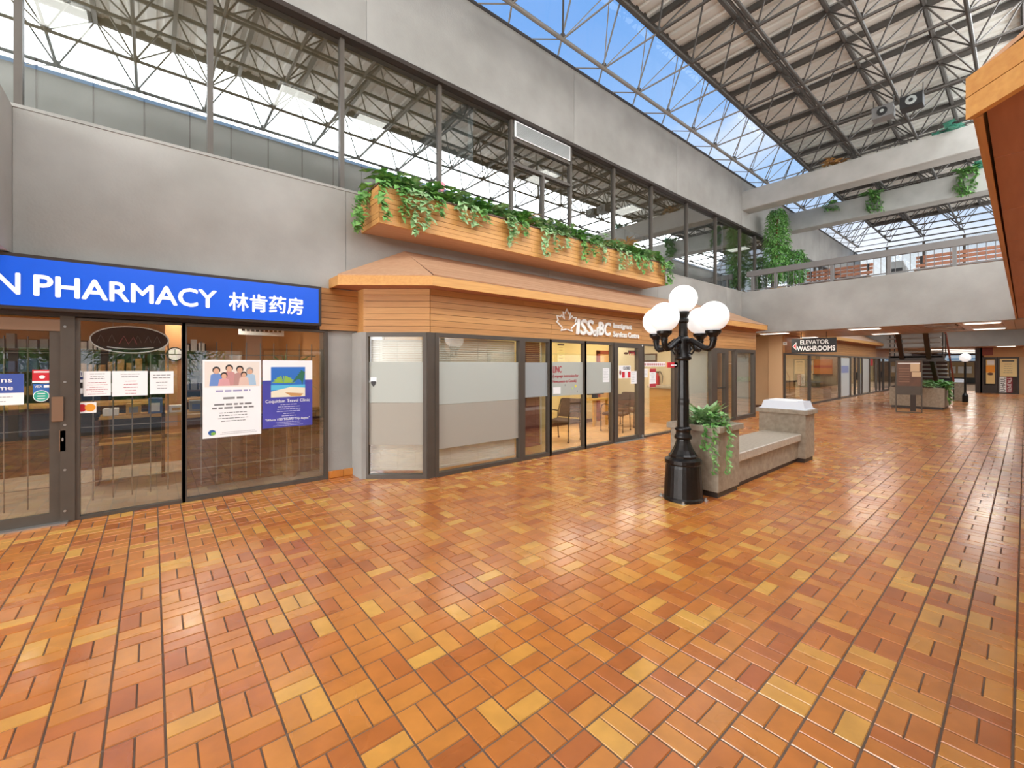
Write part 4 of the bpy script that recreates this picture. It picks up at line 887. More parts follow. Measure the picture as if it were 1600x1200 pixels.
spots = [(2.62, [(2.45, .55, 1), (2.75, .42, 0)], LEAF), (3.0, [(2.95, .62, 0), (3.12, .5, 0)], LEAF2), (3.45, [(3.35, .3, 0)], LEAF), (3.85, [(3.75, .26, 0), (3.98, .3, 0)], LEAF2), (4.3, [(4.2, .22, 0)], LEAF), (4.75, [(4.72, .45, 0), (4.85, .3, 0)], LEAF2), (5.2, [(5.1, .25, 0)], LEAF), (5.7, [(5.6, .55, 0), (5.85, .4, 0)], LEAF2), (6.25, [(6.2, .3, 0)], LEAF2), (6.8, [(6.7, .45, 0), (7.0, .3, 0)], LEAF), (7.4, [(7.3, .35, 0)], LEAF2), (8.0, [(7.9, .45, 0), (8.2, .35, 0)], LEAF2), (8.6, [(8.55, .3, 0), (8.8, .4, 0)], LEAF), (9.15, [(9.1, .35, 0)], LEAF2), (9.65, [(9.6, .3, 0), (9.85, .55, 0), (9.95, .5, 0)], LEAF)]
words = ['at the left corner of', 'second from the left in', 'third from the left in', 'fourth from the left in', 'fifth from the left in', 'sixth from the left in', 'seventh from the left in', 'in the middle of', 'just right of the middle of', 'tenth from the left in', 'fifth from the right in', 'fourth from the right in', 'third from the right in', 'second from the right in', 'at the right end of']
for (x, ss, m), wd_ in zip(spots, words):
    st = [hang(a, d) for a, d, _ in ss]
    if x < 2.7:
        st += [[(2.45, 6.1+k*.12, PZ1+.03), (2.36, 6.1+k*.1, PZ1)]+[(2.33-.02*q, 6.1+k*.1+random.uniform(-.03, .03), PZ1-.12*q) for q in range(1, 5+k)] for k in range(2)]
    vine_plant('trailing_plant', (x, PY+.16, PZ1), st, m, '%s trailing pothos %s the cedar planter' % ('variegated' if m is LEAF2 else 'green', wd_), 'plant', 'trailing plants in the cedar planter', L=.14, up=48, spread=.3, leaves=26, h=.24)
for i, x in enumerate((5.45, 8.15, 8.75)):
    o = thing('dry_plant', (x, 6.15, PZ1), ['small dry straw-coloured tuft left of the vent window in the planter', 'dry straw-coloured dracaena, left of the pair in the planter', 'drooping dry straw-coloured dracaena, right of the pair in the planter'][i], 'plant', 'dry plants')
    b = MB(); hh = (.35, .5, .6)[i]
    MB().path([(x, 6.15, PZ1), (x+.02, 6.15, PZ1+hh*.6)], .018, 6).build('stem', BARK, o)
    for k in range(60):
        a = random.uniform(0, 6.28); b.leaf((x+.02, 6.15, PZ1+hh*.6+random.uniform(-.1, .05)), (math.cos(a), math.sin(a), random.uniform(-.9, .8)), (0, 0, 1), random.uniform(.2, .38), .035)
    b.build('foliage', LEAFB, o, kind='stuff')
o = thing('pink_flower', (3.62, 6.1, PZ1), 'single pink flower standing in the cedar planter', 'flower'); MB().tube((3.62, 6.1, PZ1), (3.62, 6.1, PZ1+.32), .006, 5).build('stem', LEAF, o); MB().lathe((3.62, 6.1, PZ1+.3), [(.015, 0), (.05, .06), (.045, .13), (.01, .16)], 8).build('petals', mat('petal_pink', 'e98f9a', .6), o)

# ================================================================== LAMP POST
LX, LY = 5.02, 2.71
lp = thing('lamp_post', (LX, LY, 0), 'black cast-iron lamp post with five white globes', 'lamp post')
MB().lathe((LX, LY, 0), [(.235, 0), (.235, .03), (.225, .05), (.205, .40), (.20, .43), (.215, .45), (.215, .49), (.17, .515)], 28).build('base', BLACK, lp, smooth=False)
MB().lathe((LX, LY, .5), [(.165, 0), (.17, .04), (.15, .06), (.12, .11), (.095, .17), (.08, .22), (.075, .25)], 24, flute=.05).build('flared_foot', BLACK, lp)
MB().lathe((LX, LY, .74), [(.10, 0), (.105, .03), (.085, .06), (.085, .10), (.10, .12), (.075, .15)], 24).build('collar', BLACK, lp, smooth=True)
MB().lathe((LX, LY, .86), [(.072, 0), (.07, .3), (.074, .33), (.074, .36), (.069, .38), (.062, .86)], 24, flute=.05).build('shaft', BLACK, lp)
MB().lathe((LX, LY, 1.70), [(.065, 0), (.1, .02), (.095, .05), (.075, .08), (.07, .22), (.085, .26), (.06, .30)], 20).build('hub', BLACK, lp, smooth=True)
MB().lathe((LX, LY, 1.98), [(.055, 0), (.05, .18), (.065, .2), (.065, .23), (.05, .25), (.075, .30), (.075, .325)], 20, flute=.06).build('neck', BLACK, lp)
MB().ball((LX, LY, 2.465), .168, 28, 16).build('globe', GLOBE, lp, smooth=True)
for dx, dy in ((.027, .384), (-.384, .027), (-.027, -.384), (.384, -.027)):
    d = Vector((dx, dy, 0)); P = lambda f, z: tuple(Vector((LX, LY, z))+d*f)
    am = MB().path([P(.12, 1.93), P(.3, 1.95), P(.5, 1.90), P(.72, 1.85), P(.88, 1.84), P(.97, 1.87), P(1.0, 1.93), P(1.0, 1.96)], .03, 8, .038).build('arm', BLACK, lp, smooth=True)
    MB().path([P(.15, 1.80), P(.3, 1.78), P(.42, 1.84), P(.36, 1.9), P(.26, 1.87), P(.3, 1.83)], .012, 6).build('scroll', BLACK, am)
    c = P(1, 1.94); MB().lathe(c, [(.045, 0), (.04, .03), (.05, .045), (.085, .08), (.09, .11)], 16).build('cup', BLACK, am)
    MB().ball(P(1, 2.215), .172, 28, 16).build('globe', GLOBE, lp, smooth=True)
for k in range(4):
    a = .5+k*math.pi/2; MB().lathe((LX+.255*math.cos(a), LY+.255*math.sin(a), 0), [(.028, 0), (.028, .012), (.016, .014), (.016, .035)], 6).build('anchor_bolt', ALU, lp)

# ================================================================== STONE PLANTER BENCH
bn = thing('stone_bench', (7.1, 2.75, 0), 'stone bench joining a square planter and a raised pillar', 'bench')
def pillar(x0, x1, y0, y1, zt, nm):
    box('plinth', (x0+.02, x1-.02, y0+.02, y1-.02, 0, .075), BRONZE_D, bn)
    bd = bbox(nm, (x0, x1, y0, y1, .07, zt-.06), GRAN, bn); return bd
pillar(5.33, 5.93, 2.42, 3.05, .89, 'planter_block'); pillar(8.38, 8.85, 2.36, 3.08, .89, 'end_pillar')
b = MB(); b.bbox(5.29, 5.97, 2.38, 2.47, .81, .885).bbox(5.29, 5.97, 3.0, 3.09, .81, .885).bbox(5.29, 5.38, 2.47, 3.0, .81, .885).bbox(5.88, 5.97, 2.47, 3.0, .81, .885); b.build('planter_rim', GRAN, bn)
box('soil', (5.38, 5.88, 2.47, 3.0, .78, .84), SOIL, bn); bbox('pillar_cap', (8.34, 8.89, 2.32, 3.12, .81, .885), GRAN, bn)
box('plinth', (5.93, 8.38, 2.5, 2.95, 0, .075), BRONZE_D, bn); box('seat_base', (5.93, 8.38, 2.47, 2.98, .07, .36), GRAN, bn); bbox('seat_slab', (5.93, 8.38, 2.42, 3.02, .365, .485), GRAN_T, bn, b=.012)
tr = thing('ashtray_cover', (8.6, 2.72, .885), 'white tray-shaped cover on top of the stone pillar', 'ashtray')
def frus(x0, x1, y0, y1, z0, z1, i): return MB().add([(x0, y0, z0), (x1, y0, z0), (x1, y1, z0), (x0, y1, z0), (x0+i, y0+i, z1), (x1-i, y0+i, z1), (x1-i, y1-i, z1), (x0+i, y1-i, z1)], [(0, 3, 2, 1), (4, 5, 6, 7), (0, 1, 5, 4), (1, 2, 6, 5), (2, 3, 7, 6), (3, 0, 4, 7)])
WP = mat('white_plastic', 'dfe3ea', .35)
frus(8.38, 8.84, 2.37, 3.05, .885, 1.02, .035).build('body', WP, tr); frus(8.36, 8.86, 2.35, 3.07, .885, .9, .004).build('flange', WP, tr); frus(8.45, 8.77, 2.5, 2.95, 1.02, 1.04, .01).build('lid', WHITE, tr)
o = thing('variegated_plant', (5.63, 2.73, .84), 'broad-leaved cream and green plant in the stone planter', 'plant'); b = MB()
for k in range(16):
    a = k*2.4; b.leaf((5.63+.04*math.cos(a), 2.73+.04*math.sin(a), .86), (math.cos(a)*.5, math.sin(a)*.5, random.uniform(.5, 1)), (0, 0, 1), random.uniform(.26, .40), random.uniform(.15, .22))
b.build('broad_leaves', LEAF2, o); bb = MB()
for k in range(330):
    a = random.uniform(0, 6.28); r = random.uniform(0, .27); bb.leaf((5.63+r*math.cos(a), 2.73+r*math.sin(a), .86+random.uniform(0, .16*(1-r))), (math.cos(a), math.sin(a), random.uniform(-.2, .8)), (0, 0, 1), random.uniform(.06, .12), .07)
bb.build('small_leaves', LEAF2, o, kind='stuff')
vine_plant('trailing_ivy', (5.5, 2.5, .87), [[(5.5, 2.5, .88), (5.45, 2.36, .9)]+[(5.42-.01*k+random.uniform(-.03, .03), 2.34+random.uniform(-.02, .01), .87-.09*k) for k in range(1, 7)], [(5.4, 2.5, .88), (5.27, 2.48, .9)]+[(5.26+random.uniform(-.01, .01), 2.46+random.uniform(-.04, .04), .86-.09*k) for k in range(1, 7)], [(5.4, 2.6, .88), (5.27, 2.56, .9)]+[(5.26, 2.56+random.uniform(-.04, .04), .86-.09*k) for k in range(1, 4)]], LEAF, 'dark green ivy spilling over the stone planter corner', L=.075, up=22, spread=.15, leaves=34)

# ================================================================== THINGS ON THE BRIDGE AND BEAMS
def tree(name, x, y, z0, zt, r, label, pot=True, cr=1.0, m=LEAF, n=1300, low=None, cat='tree', group=None, ls=.085):
    o = thing(name, (x, y, z0), label, cat, group); zb = z0
    if pot:
        MB().lathe((x, y, z0), [(.2, 0), (.27, .45), (.28, .5)], 16).build('pot', mat('brass_pot', 'b08a55', .35, metal=.5), o); zb = z0+.45
    for k in range(3): MB().path([(x+.05*k-.05, y, zb), (x+.1*(k-1), y+.03*k, (zb+zt)/2), (x+.2*(k-1), y+.1*(k-1), zt-.3)], .025, 6, .01).build('trunk', BARK, o)
    b = MB(); low = low if low is not None else zb+.4
    for k in range(n):
        z = random.uniform(low, zt); f = math.sin(math.pi*min(.97, max(.06, (z-low)/(zt-low))))**.35; a = random.uniform(0, 6.28); rr = r*f*math.sqrt(random.random())
        b.leaf((x+rr*math.cos(a), y+rr*math.sin(a), z), (math.cos(a), math.sin(a), random.uniform(-1.2, .1)), (0, 0, 1), random.uniform(.7, 1.3)*ls, ls*.5)
    b.build('foliage', m, o, kind='stuff'); return o
tree('ficus_tree', 17.6, 5.85, 4.0, 7.35, .42, 'tall weeping ficus in a pot at the left end of the bridge', low=4.7, n=3000, ls=.13)
tree('ficus_tree', 19.6, 5.85, 4.0, 6.2, .42, 'short bushy ficus behind the tall one on the bridge', low=4.85, n=1300, ls=.12)
BSL = mat('bench_slat', 'a56c4e', .5, var=.2, scale=4)
def slat_bench(y0, y1, label, x=17.2):
    o = thing('slat_bench', (x, (y0+y1)/2, 4.0), label, 'bench', 'bridge benches')
    for k, z in enumerate((4.55, 4.68, 4.8)): bbox('back_slat', (x+.28+.03*k, x+.31+.03*k, y0, y1, z, z+.09), BSL, o)
    for k in range(3): bbox('seat_slat', (x-.2+k*.15, x-.07+k*.15, y0, y1, 4.40, 4.44), BSL, o)
    for y in (y0+.12, y1-.12): box('leg_frame', (x-.18, x+.3, y-.03, y+.03, 4.0, 4.4), BLACKP, o); box('back_post', (x+.3, x+.34, y-.03, y+.03, 4.4, 4.88), BLACKP, o)
slat_bench(3.1, 4.9, 'red-brown slat bench behind the railing, left one'); slat_bench(.2, 2.1, 'red-brown slat bench behind the railing, right one')
t = thing('litter_bin', (17.2, 2.46, 4.0), 'square grey litter bin between the two bridge benches', 'bin'); bbox('body', (16.98, 17.42, 2.25, 2.68, 4.0, 4.55), mat('bin_grey', '8f8f8d', .6), t); frus(17.0, 17.4, 2.27, 2.66, 4.55, 4.75, .06).build('hood', mat('bin_grey', '8f8f8d', .6), t); box('flap', (16.97, 16.985, 2.33, 2.6, 4.42, 4.52), BLACKP, t)
bp = [((16.3, 3.85, 7.8), LEAFB, [], 'straw-coloured tuft on top of the nearer beam', 'dry_plant'), ((16.3, 1.3, 7.8), LEAF3, [], 'teal-leaved tuft on top of the nearer beam by the right canopy', 'beam_plant')]
for p_, m, s, lb, nm in bp: vine_plant(nm, p_, s, m, lb, L=.17, up=26, spread=.42)
def bh(x, y, z, n, d): return [[(x, y+random.uniform(-.25, .25), z)]+[(x-.32+random.uniform(-.04, .04), y+random.uniform(-.3, .3), z-d*k/5) for k in range(0, 6)] for _ in range(n)]
vine_plant('beam_plant', (20.85, 3.75, 8.05), bh(20.95, 3.6, 8.07, 5, .7), LEAF, 'green fern hanging over the middle of the farther beam', L=.16, up=24, spread=.45)
vine_plant('beam_plant', (20.85, 1.25, 8.05), bh(20.95, 1.3, 8.07, 6, .8), LEAF, 'green fern hanging over the farther beam by the right canopy', L=.16, up=24, spread=.42)
vine_plant('beam_plant', (20.85, .98, 8.1), [], LEAF3, 'teal tuft above the fern on the farther beam', L=.17, up=14, spread=.25)
vine_plant('beam_plant', (20.85, 4.95, 8.05), bh(20.95, 4.95, 8.07, 2, .3), LEAF, 'small green tuft on the left of the farther beam', L=.14, up=10, spread=.2)
for i, (x, y) in enumerate(((13.85, 2.25), (13.8, 1.72))):
    t = thing('roof_speaker', (x, y, 7.7), ['grey floodlight hung from the space frame', 'black square loudspeaker hung from the space frame'][i], ['floodlight', 'speaker'][i])
    m = BLACKP if i else mat('flood_grey', '6e6c6a', .5)
    bbox('housing', (x-.16, x+.16, y-.2, y+.2, 7.72, 8.0), m, t); MB(FX(x-.16)).disc(-y, 7.86, .1, .1, 0, .02, 20).build('cone', GREYP if i else BLACKP, t)
    MB(FX(x-.18)).disc(-y, 7.86, .04, .04, 0, .015, 12).build('dust_cap', BLACKP if i else GREYP, t)
    for s in (-.19, .19): MB().tube((x, y+s, 7.9), (x, y+s, ZB), .012, 5).build('bracket', STEEL, t)

# ================================================================== LOBBY, WASHROOM SIGN, FAR LEFT SHOPS
lw = box('wall_lobby', (17.9, 18.1, 5.85, 11, 0, SPAN), BEIGE, kind='structure')
box('pilaster', (17.82, 17.9, 5.75, 6.22, 0, SPAN), mat('beige_paint_light', 'caa882', .7), lw); box('baseboard', (17.86, 17.9, 6.22, 11, 0, .11), DKBR, lw)
box('wall_lobby_back', (14.8, 18, 10.9, 11, 0, SPAN), BEIGE, kind='structure')
box('lobby_trim', (17.9, 20.6, 5.7, 5.9, 2.1, 2.75), CEDAR, lw)
p = thing('washroom_sign', (17.0, 4.56, 2.04), 'black hanging sign reading ELEVATOR WASHROOMS with a red arrow', 'sign'); TS = FX(17.0)
bbox('panel', (-5.2, -3.93, -.03, .03, 2.06, 2.545), BLACKP, p, T=TS)
text('lettering', 'ELEVATOR', TS, -4.93, -4.13, 2.345, 2.485, .03, WHITE, p, .004, .03); text('lettering', 'WASHROOMS', TS, -5.03, -3.96, 2.12, 2.28, .03, WHITE, p, .004, .03)
ar = MB(TS).poly([(-5.16, 2.28), (-5.05, 2.42), (-5.05, 2.15)], .03, .034).build('arrow_outline', WHITE, p); MB(TS).poly([(-5.135, 2.28), (-5.06, 2.385), (-5.06, 2.185)], .034, .037).build('arrow', RED, ar)
for s in (-4.9, -4.2): MB(TS).tube((s, 0, 2.545), (s, 0, SPAN), .008, 5).build('hanger', BLACKP, p)
p = thing('speaker_plate', (17.9, 5.8, 2.38), 'small white square plate on the wood beside the washrooms sign', 'plate'); bbox('plate', (-5.74, -5.62, 0, .015, 2.37, 2.5), WHITE, p, T=FX(17.88)); MB(FX(17.88)).disc(-5.68, 2.435, .03, .03, .015, .02, 12).build('eye', GREYP, p)
S2 = 5.75; T2 = FL(S2)
m2 = [17.95, 20.9, 25.4, 27.3, 29.2, 29.75, 31.5, 33.3, 35.3, 37.3, 39.5]
for i, (a, c) in enumerate(zip(m2, m2[1:])):
    w = window(T2, a, c, 0, 2.1, .07, .1, gl=GLASS_SH)
    if i in (2, 4, 5): film(w, T2, a+.1, c-.1, .1, 2.0, veil('white_film', 'd8dbd6', .75), 'white_film')
    if i == 2: box('blue_print', (a+.3, c-.3, .01, .012, 1.25, 1.6), mat('print_pale_blue', '8f95b5', .7), w, T=T2)
    if i in (3, 7): box('door_stile', ((a+c)/2-.05, (a+c)/2+.05, -.03, .04, 0, 2.1), BRONZE_D, w, T=T2); box('pull_handle', ((a+c)/2+.1, (a+c)/2+.16, .04, .1, .85, 1.25), BLACKP, w, T=T2)
    if i == 6: box('red_print', (a+.2, c-.9, .01, .012, 1.6, 2.0), RED, w, T=T2)
    if i == 4: box('yellow_print', (a+.05, c-.2, .01, .012, 1.2, 2.0), mat('print_yellow', 'd8c04a', .7), w, T=T2)
c2 = thing('wood_canopy', (27, 5.7, 2.1), 'cedar fascia and sloped canopy over the shops beyond the bridge', 'canopy')
box('backing', (20.7, 33.3, -.1, 0, 2.1, 2.76), GAP, c2, T=T2); boards(c2, T2, 20.7, 33.3, 2.1, 2.76, 7, 0, .022, CEDAR, 4)
for a, c in ((20.7, 25), (25, 29.5), (29.5, 34.0)): box('eave_fascia', (a, c, .36, .39, 2.76, 2.89), CEDAR_L, c2, T=T2)
box('eave_soffit', (20.7, 34.0, 0, .37, 2.76, 2.775), SOFW, c2, T=T2)
for r in range(6):
    a0, a1 = r/6, (r+1)/6
    f = lambda a: (5.36+(WL-5.36)*a, 2.89+.6*a)
    (y0, za), (y1, zb) = f(a0), f(a1)
    MB().add([(20.7, y0, za), (34.0-a0*1.2, y0, za), (34.0-a1*1.2, y1, zb), (20.7, y1, zb), (20.7, y0, za+.016), (34.0-a0*1.2, y0, za+.016), (34.0-a1*1.2, y1, zb+.016), (20.7, y1, zb+.016)], [(0, 3, 2, 1), (4, 5, 6, 7), (0, 1, 5, 4), (1, 2, 6, 5), (2, 3, 7, 6), (3, 0, 4, 7)]).build('roof_plank', ROOFW, c2)
boards(c2, T2, 33.3, 39.5, 2.1, 2.62, 5, -.25, .022, CEDAR, 3)
box('floor_far_shops', (18, 40, S2+.06, 11, -.2, .008), TAN, kind='structure'); box('wall_far_shops', (18, 40, 10.9, 11, 0, 2.7), CREAM, kind='structure'); box('ceiling_far_shops', (18.1, 40, S2+.1, 11, 2.66, 2.72), CREAM, kind='structure')
for x in (25.4, 29.4, 33.2): box('wall_shop_divider', (x, x+.1, S2+.1, 10.9, 0, 2.66), CREAM, kind='structure')
for i, x in enumerate((19.3, 22.5, 27.3, 31.3, 36)):
    t = thing('shop_light', (x, 8, 2.62), 'ceiling light inside the shop row beyond the bridge, %s' % ['first', 'second', 'third', 'fourth', 'last'][i], 'ceiling light', 'far shop lights'); box('frame', (x-.6, x+.6, 7.7, 8.3, 2.63, 2.66), WHITE, t); box('diffuser', (x-.57, x+.57, 7.73, 8.27, 2.622, 2.632), TUBE2, t); lamp(t, (x, 8, 2.6), 2.4, 1.5, 90)
t = thing('food_counter', (19.2, 6.6, .008), 'pine-fronted food counter behind the first glass past the lobby', 'counter'); box('body', (18.2, 20.4, 6.1, 6.9, .008, .95), PINE, t); box('top', (18.15, 20.45, 6.05, 6.95, .95, 1.0), BLACKP, t)
t = thing('coffee_machine', (18.6, 6.5, 1.0), 'steel coffee machine standing on the food counter', 'coffee machine'); bbox('body', (18.35, 18.85, 6.25, 6.75, 1.0, 1.4), ALU, t); box('spout', (18.5, 18.7, 6.2, 6.25, 1.15, 1.25), BLACKP, t); MB().lathe((18.6, 6.5, 1.4), [(.12, 0), (.16, .2), (.16, .22)], 12).build('hopper', GREYP, t)
box('wall_kitchen', (18.1, 20.9, 7.5, 7.6, 0, 2.66), mat('kitchen_grey', '55585a', .5), kind='structure')
t = thing('menu_board', (25.35, 6.4, 1.18), 'orange lit menu board on the party wall inside the food shop', 'sign'); TM = FX(25.38); box('panel', (-6.78, -6.02, 0, .05, 1.2, 1.92), mat('menu_orange', 'e0893c', .5, emit=.35), t, T=TM); box('red_band', (-6.78, -6.02, .05, .055, 1.5, 1.62), mat('menu_red', 'd0562c', .5, emit=.2), t, T=TM); box('shelf', (-6.8, -6.0, 0, .2, 1.15, 1.2), DKBR, t, T=TM)
t = thing('display_case', (24.6, 6.5, .008), 'low glass display case inside the food shop', 'display case'); box('base', (24.0, 25.3, 6.05, 7.0, .008, .55), ALU, t); box('glass_case', (24.0, 25.3, 6.05, 7.0, .55, 1.1), GLASS, t); box('shelf', (24.05, 25.25, 6.1, 6.95, .8, .82), ALU, t)
# directory board
p = thing('directory_board', (19.93, 2.57, 0), 'freestanding bronze-framed directory board with two pinned papers', 'directory board'); TD = FC((19.84, 2.90), (20.02, 2.24)); LD = math.hypot(.18, .66)
b = MB(TD); b.box(0, .03, -.03, .03, 0, 1.8).box(LD-.03, LD, -.03, .03, 0, 1.8).box(0, LD, -.03, .03, 1.77, 1.8).box(0, LD, -.02, .02, 0, .03); b.build('frame', BRONZE, p)
box('board', (.03, LD-.03, -.01, .01, .92, 1.77), mat('directory_brown', '6b4b3a', .4, var=.2, scale=5), p, T=TD); box('lower_panel', (.03, LD-.03, -.015, .015, .62, .92), BRONZE, p, T=TD)
for s, z0, z1 in ((.38, 1.42, 1.68), (.42, 1.24, 1.40)): box('pinned_paper', (s, s+.23, .01, .013, z0, z1), mat('paper_tan', 'd9bf9c', .7), p, T=TD)
box('title_strip', (.06, LD-.06, .01, .014, 1.68, 1.72), PAPER, p, T=TD)
for k in range(6): box('listing_row', (.08, .36, .01, .012, 1.05+k*.09, 1.08+k*.09), mat('listing_text', '94705a', .6), p, T=TD)
box('pedestal', (.38, .52, -.02, .02, .05, .62), BRONZE_D, p, T=TD)
# planter by the stairs
p = thing('stair_planter', (23, 2.4, 0), 'brown stone planter trough at the foot of the stairs', 'planter'); box('plinth', (22.1, 24.0, 1.93, 3.35, 0, .09), BRONZE_D, p); bbox('trough', (22.05, 24.05, 1.88, 3.4, .09, .80), GRAN, p); box('soil', (22.1, 24, 1.95, 3.35, .78, .82), SOIL, p)
for i, (x, y, lb) in enumerate(((22.4, 2.3, 'leafy green plant at the near end of the stair planter'), (22.5, 1.92, 'green plant drooping over the corner of the stair planter'), (23.6, 2.3, 'leafy plant in the middle of the stair planter'))):
    vine_plant('planter_plant', (x, y, .82), [[(x, y, .84), (x, 1.84, .86)]+[(x+random.uniform(-.1, .1), 1.82, .8-.1*k) for k in range(1, 6)] for _ in range(3)] if i == 1 else [], (LEAF2, LEAF, LEAF)[i], lb, L=.22, up=18, spread=.35)
# open-riser staircase
stt = thing('staircase', (23.3, 2.65, 0), 'dark open-riser steel staircase rising to the bridge', 'staircase')
SY0, SY1 = 1.95, 3.42; tread = None
def step(x, z):
    global tread
    if tread is None: tread = bbox('tread', (x-.14, x+.14, SY0, SY1, z-.05, z), mat('tread_grey', '9a928a', .6), stt)
    else: share(tread, (x, (SY0+SY1)/2, z-.05), stt)
for k in range(11): step(26.0-k*.27, .18+k*.165)
for k in range(11): step(22.25-k*.165, 2.16+k*.168)
box('landing', (22.3, 23.25, SY0, SY1, 1.92, 1.98), BRONZE_D, stt); box('landing_beam', (22.3, 22.4, SY0-.05, SY1+.05, 1.78, 2.0), BRONZE_D, stt)
for y in (2.25, 3.0):
    MB().add([(26.2, y, 0), (25.9, y, 0), (22.9, y, 1.80), (23.2, y, 1.98), (26.2, y+.12, 0), (25.9, y+.12, 0), (22.9, y+.12, 1.80), (23.2, y+.12, 1.98)], [(0, 1, 2, 3), (7, 6, 5, 4), (0, 4, 5, 1), (1, 5, 6, 2), (2, 6, 7, 3), (3, 7, 4, 0)]).build('stringer', BRONZE_D, stt)
    MB().add([(22.5, y, 1.85), (22.3, y, 1.85), (20.5, y, 3.75), (20.6, y, 3.95), (22.5, y+.14, 1.85), (22.3, y+.14, 1.85), (20.5, y+.14, 3.75), (20.6, y+.14, 3.95)], [(0, 1, 2, 3), (7, 6, 5, 4), (0, 4, 5, 1), (1, 5, 6, 2), (2, 6, 7, 3), (3, 7, 4, 0)]).build('stringer', BRONZE_D, stt)
for y in (SY0, SY1):
    MB().path([(26.1, y, .95), (23.2, y, 2.85), (22.3, y, 2.9), (20.7, y, 4.7)], .03, 6).build('handrail', REDB, stt)
    for x, z in ((26.1, .1), (24.6, 1.0), (23.2, 1.98), (22.3, 2.0)): MB().tube((x, y, z), (x, y, z+.92), .018, 6).build('rail_post', BRONZE_D, stt)
t = thing('globe_lamp', (27.6, 1.71, 0), 'far globe lamp on a post behind the stairs', 'lamp post'); MB().lathe((27.6, 1.71, 0), [(.1, 0), (.1, .3), (.04, .4), (.035, 1.75), (.06, 1.8)], 12).build('post', BLACK, t); MB().ball((27.6, 1.71, 1.97), .19, 20, 12).build('globe', emat('far_globe_glow', (1, .98, .95), .6), t, smooth=True)
t = thing('waste_pillar', (28.5, 1.96, .01), 'grey stone pillar with white lid beyond the stairs', 'pillar'); bbox('body', (28.2, 28.8, 1.78, 2.15, .01, .85), GRAN, t); frus(28.2, 28.8, 1.78, 2.15, .85, 1.0, .05).build('lid', WP, t)
# far rental shop front
T5 = FX(37.3); rs = thing('wall_rental_shop', (37.4, .5, 0), kind='structure')
box('brown_fascia', (-1.62, 3, -.1, 0, 2.09, 2.64), CEDAR, rs, T=T5); box('red_band', (-1.62, -1.2, 0, .02, 2.2, 2.64), REDB, rs, T=T5); box('side_pier', (-.22, 1.5, -.1, 0, 0, 2.09), BEIGE, rs, T=T5); box('back_fill', (-1.62, -.2, -.3, -.25, 0, 2.09), DKBR, rs, T=T5)
box('dark_pier', (-1.9, -1.62, -.1, 0, 0, 2.64), BRONZE_D, rs, T=T5)
w = window(T5, -1.62, -1.04, 0, 2.09, .08, .1, gl=GLASS_DULL, frame=BRONZE_D); box('kick_panel', (-1.56, -1.1, -.02, .03, .05, .45), BRONZE_D, w, T=T5)
w2 = window(T5, -1.02, -.22, 0, 2.09, .06, .1, gl=GLASS_DULL, frame=BRONZE_D)
p = sheet('rental_poster', -1.47, -1.12, .55, 1.95, mat('poster_cream', 'e9c988', .6), 'cream and orange poster in the narrow far shop pane', 'poster', T=T5, t=.03); box('orange_block', (-1.47, -1.12, .034, .036, 1.2, 1.6), mat('print_orange2', 'f09a1e', .5), p, T=T5); MB(T5).disc(-1.3, 1.12, .12, .08, .034, .036, 12).build('brown_figure', DKBR, p); box('white_block', (-1.42, -1.15, .034, .036, 1.65, 1.9), PAPER, p, T=T5)
p = sheet('rental_board', -.94, -.3, .98, 2.0, mat('poster_yellow', 'ecd49a', .6), 'pale yellow board with dark heading above the U-HAUL sign', 'sign', T=T5, t=.03); box('heading', (-.85, -.4, .034, .036, 1.83, 1.9), BLACKP, p, T=T5); lines(p, T5, -.85, -.4, 1.7, 5, .12, .03, INK, .034)
p = sheet('rental_sign', -.95, -.46, .07, .96, PAPER, 'white and red sign with vertical U-HAUL RENTALS lettering', 'sign', T=T5, t=.03); box('red_half', (-.69, -.46, .034, .036, .07, .96), mat('dark_red', '8e1f2a', .6), p, T=T5)
# lettering turned to read upwards
text('lettering', 'U-HAUL', lambda s, t, z: (37.3-t, z, s), .12, .92, .73, .91, .036, BLACKP, p, .002, .008); text('lettering', 'RENTALS', lambda s, t, z: (37.3-t, z, s), .14, .9, .50, .65, .038, WHITE, p, .002, .006)
t = thing('soffit_light', (34.6, .6, 2.6), 'lit panel in the soffit above the far rental shop', 'ceiling light'); box('frame', (34.3, 34.9, .3, 1.0, 2.62, 2.64), WHITE, t); box('diffuser', (34.33, 34.87, .33, .97, 2.612, 2.622), TUBE, t); lamp(t, (34.6, .65, 2.6), .5, .6, 50)
for i in range(5):
    x = 39+i*3; t = thing('passage_light', (x, 3.0, 2.6), 'strip light in the far passage ceiling, %s from the stairs' % ['first', 'second', 'third', 'fourth', 'fifth'][i], 'ceiling light', 'passage lights'); box('frame', (x-.25, x+.25, 2.0, 4.0, 2.62, 2.64), WHITE, t); box('diffuser', (x-.2, x+.2, 2.05, 3.95, 2.612, 2.622), TUBE2, t); lamp(t, (x, 3, 2.6), .4, 1.8, 60)
# far storefront at the end of the passage
t = thing('far_storefront', (55.8, 3.2, 0), 'far shop front with pale blue sign band at the end of the passage', 'shop front')
TF = FX(55.9); box('sign_band', (-5.2, -2.2, 0, .1, 2.0, 2.5), mat('pale_blue_sign', 'c8def0', .5, emit=.5), t, T=TF); box('blue_stripe', (-4.6, -2.6, .1, .11, 2.12, 2.25), mat('sign_blue2', '6fa8d8', .5, emit=.3), t, T=TF); box('window_display', (-4.6, -2.9, 0, .06, .5, 1.9), mat('warm_display', '8f7350', .6, emit=.15), t, T=TF); box('dark_base', (-5.2, -2.2, 0, .05, 0, .5), BLACKP, t, T=TF)
for k in range(3): box('display_card', (-4.4+k*.5, -4.05+k*.5, .06, .08, .9, 1.5), PAPER, t, T=TF)

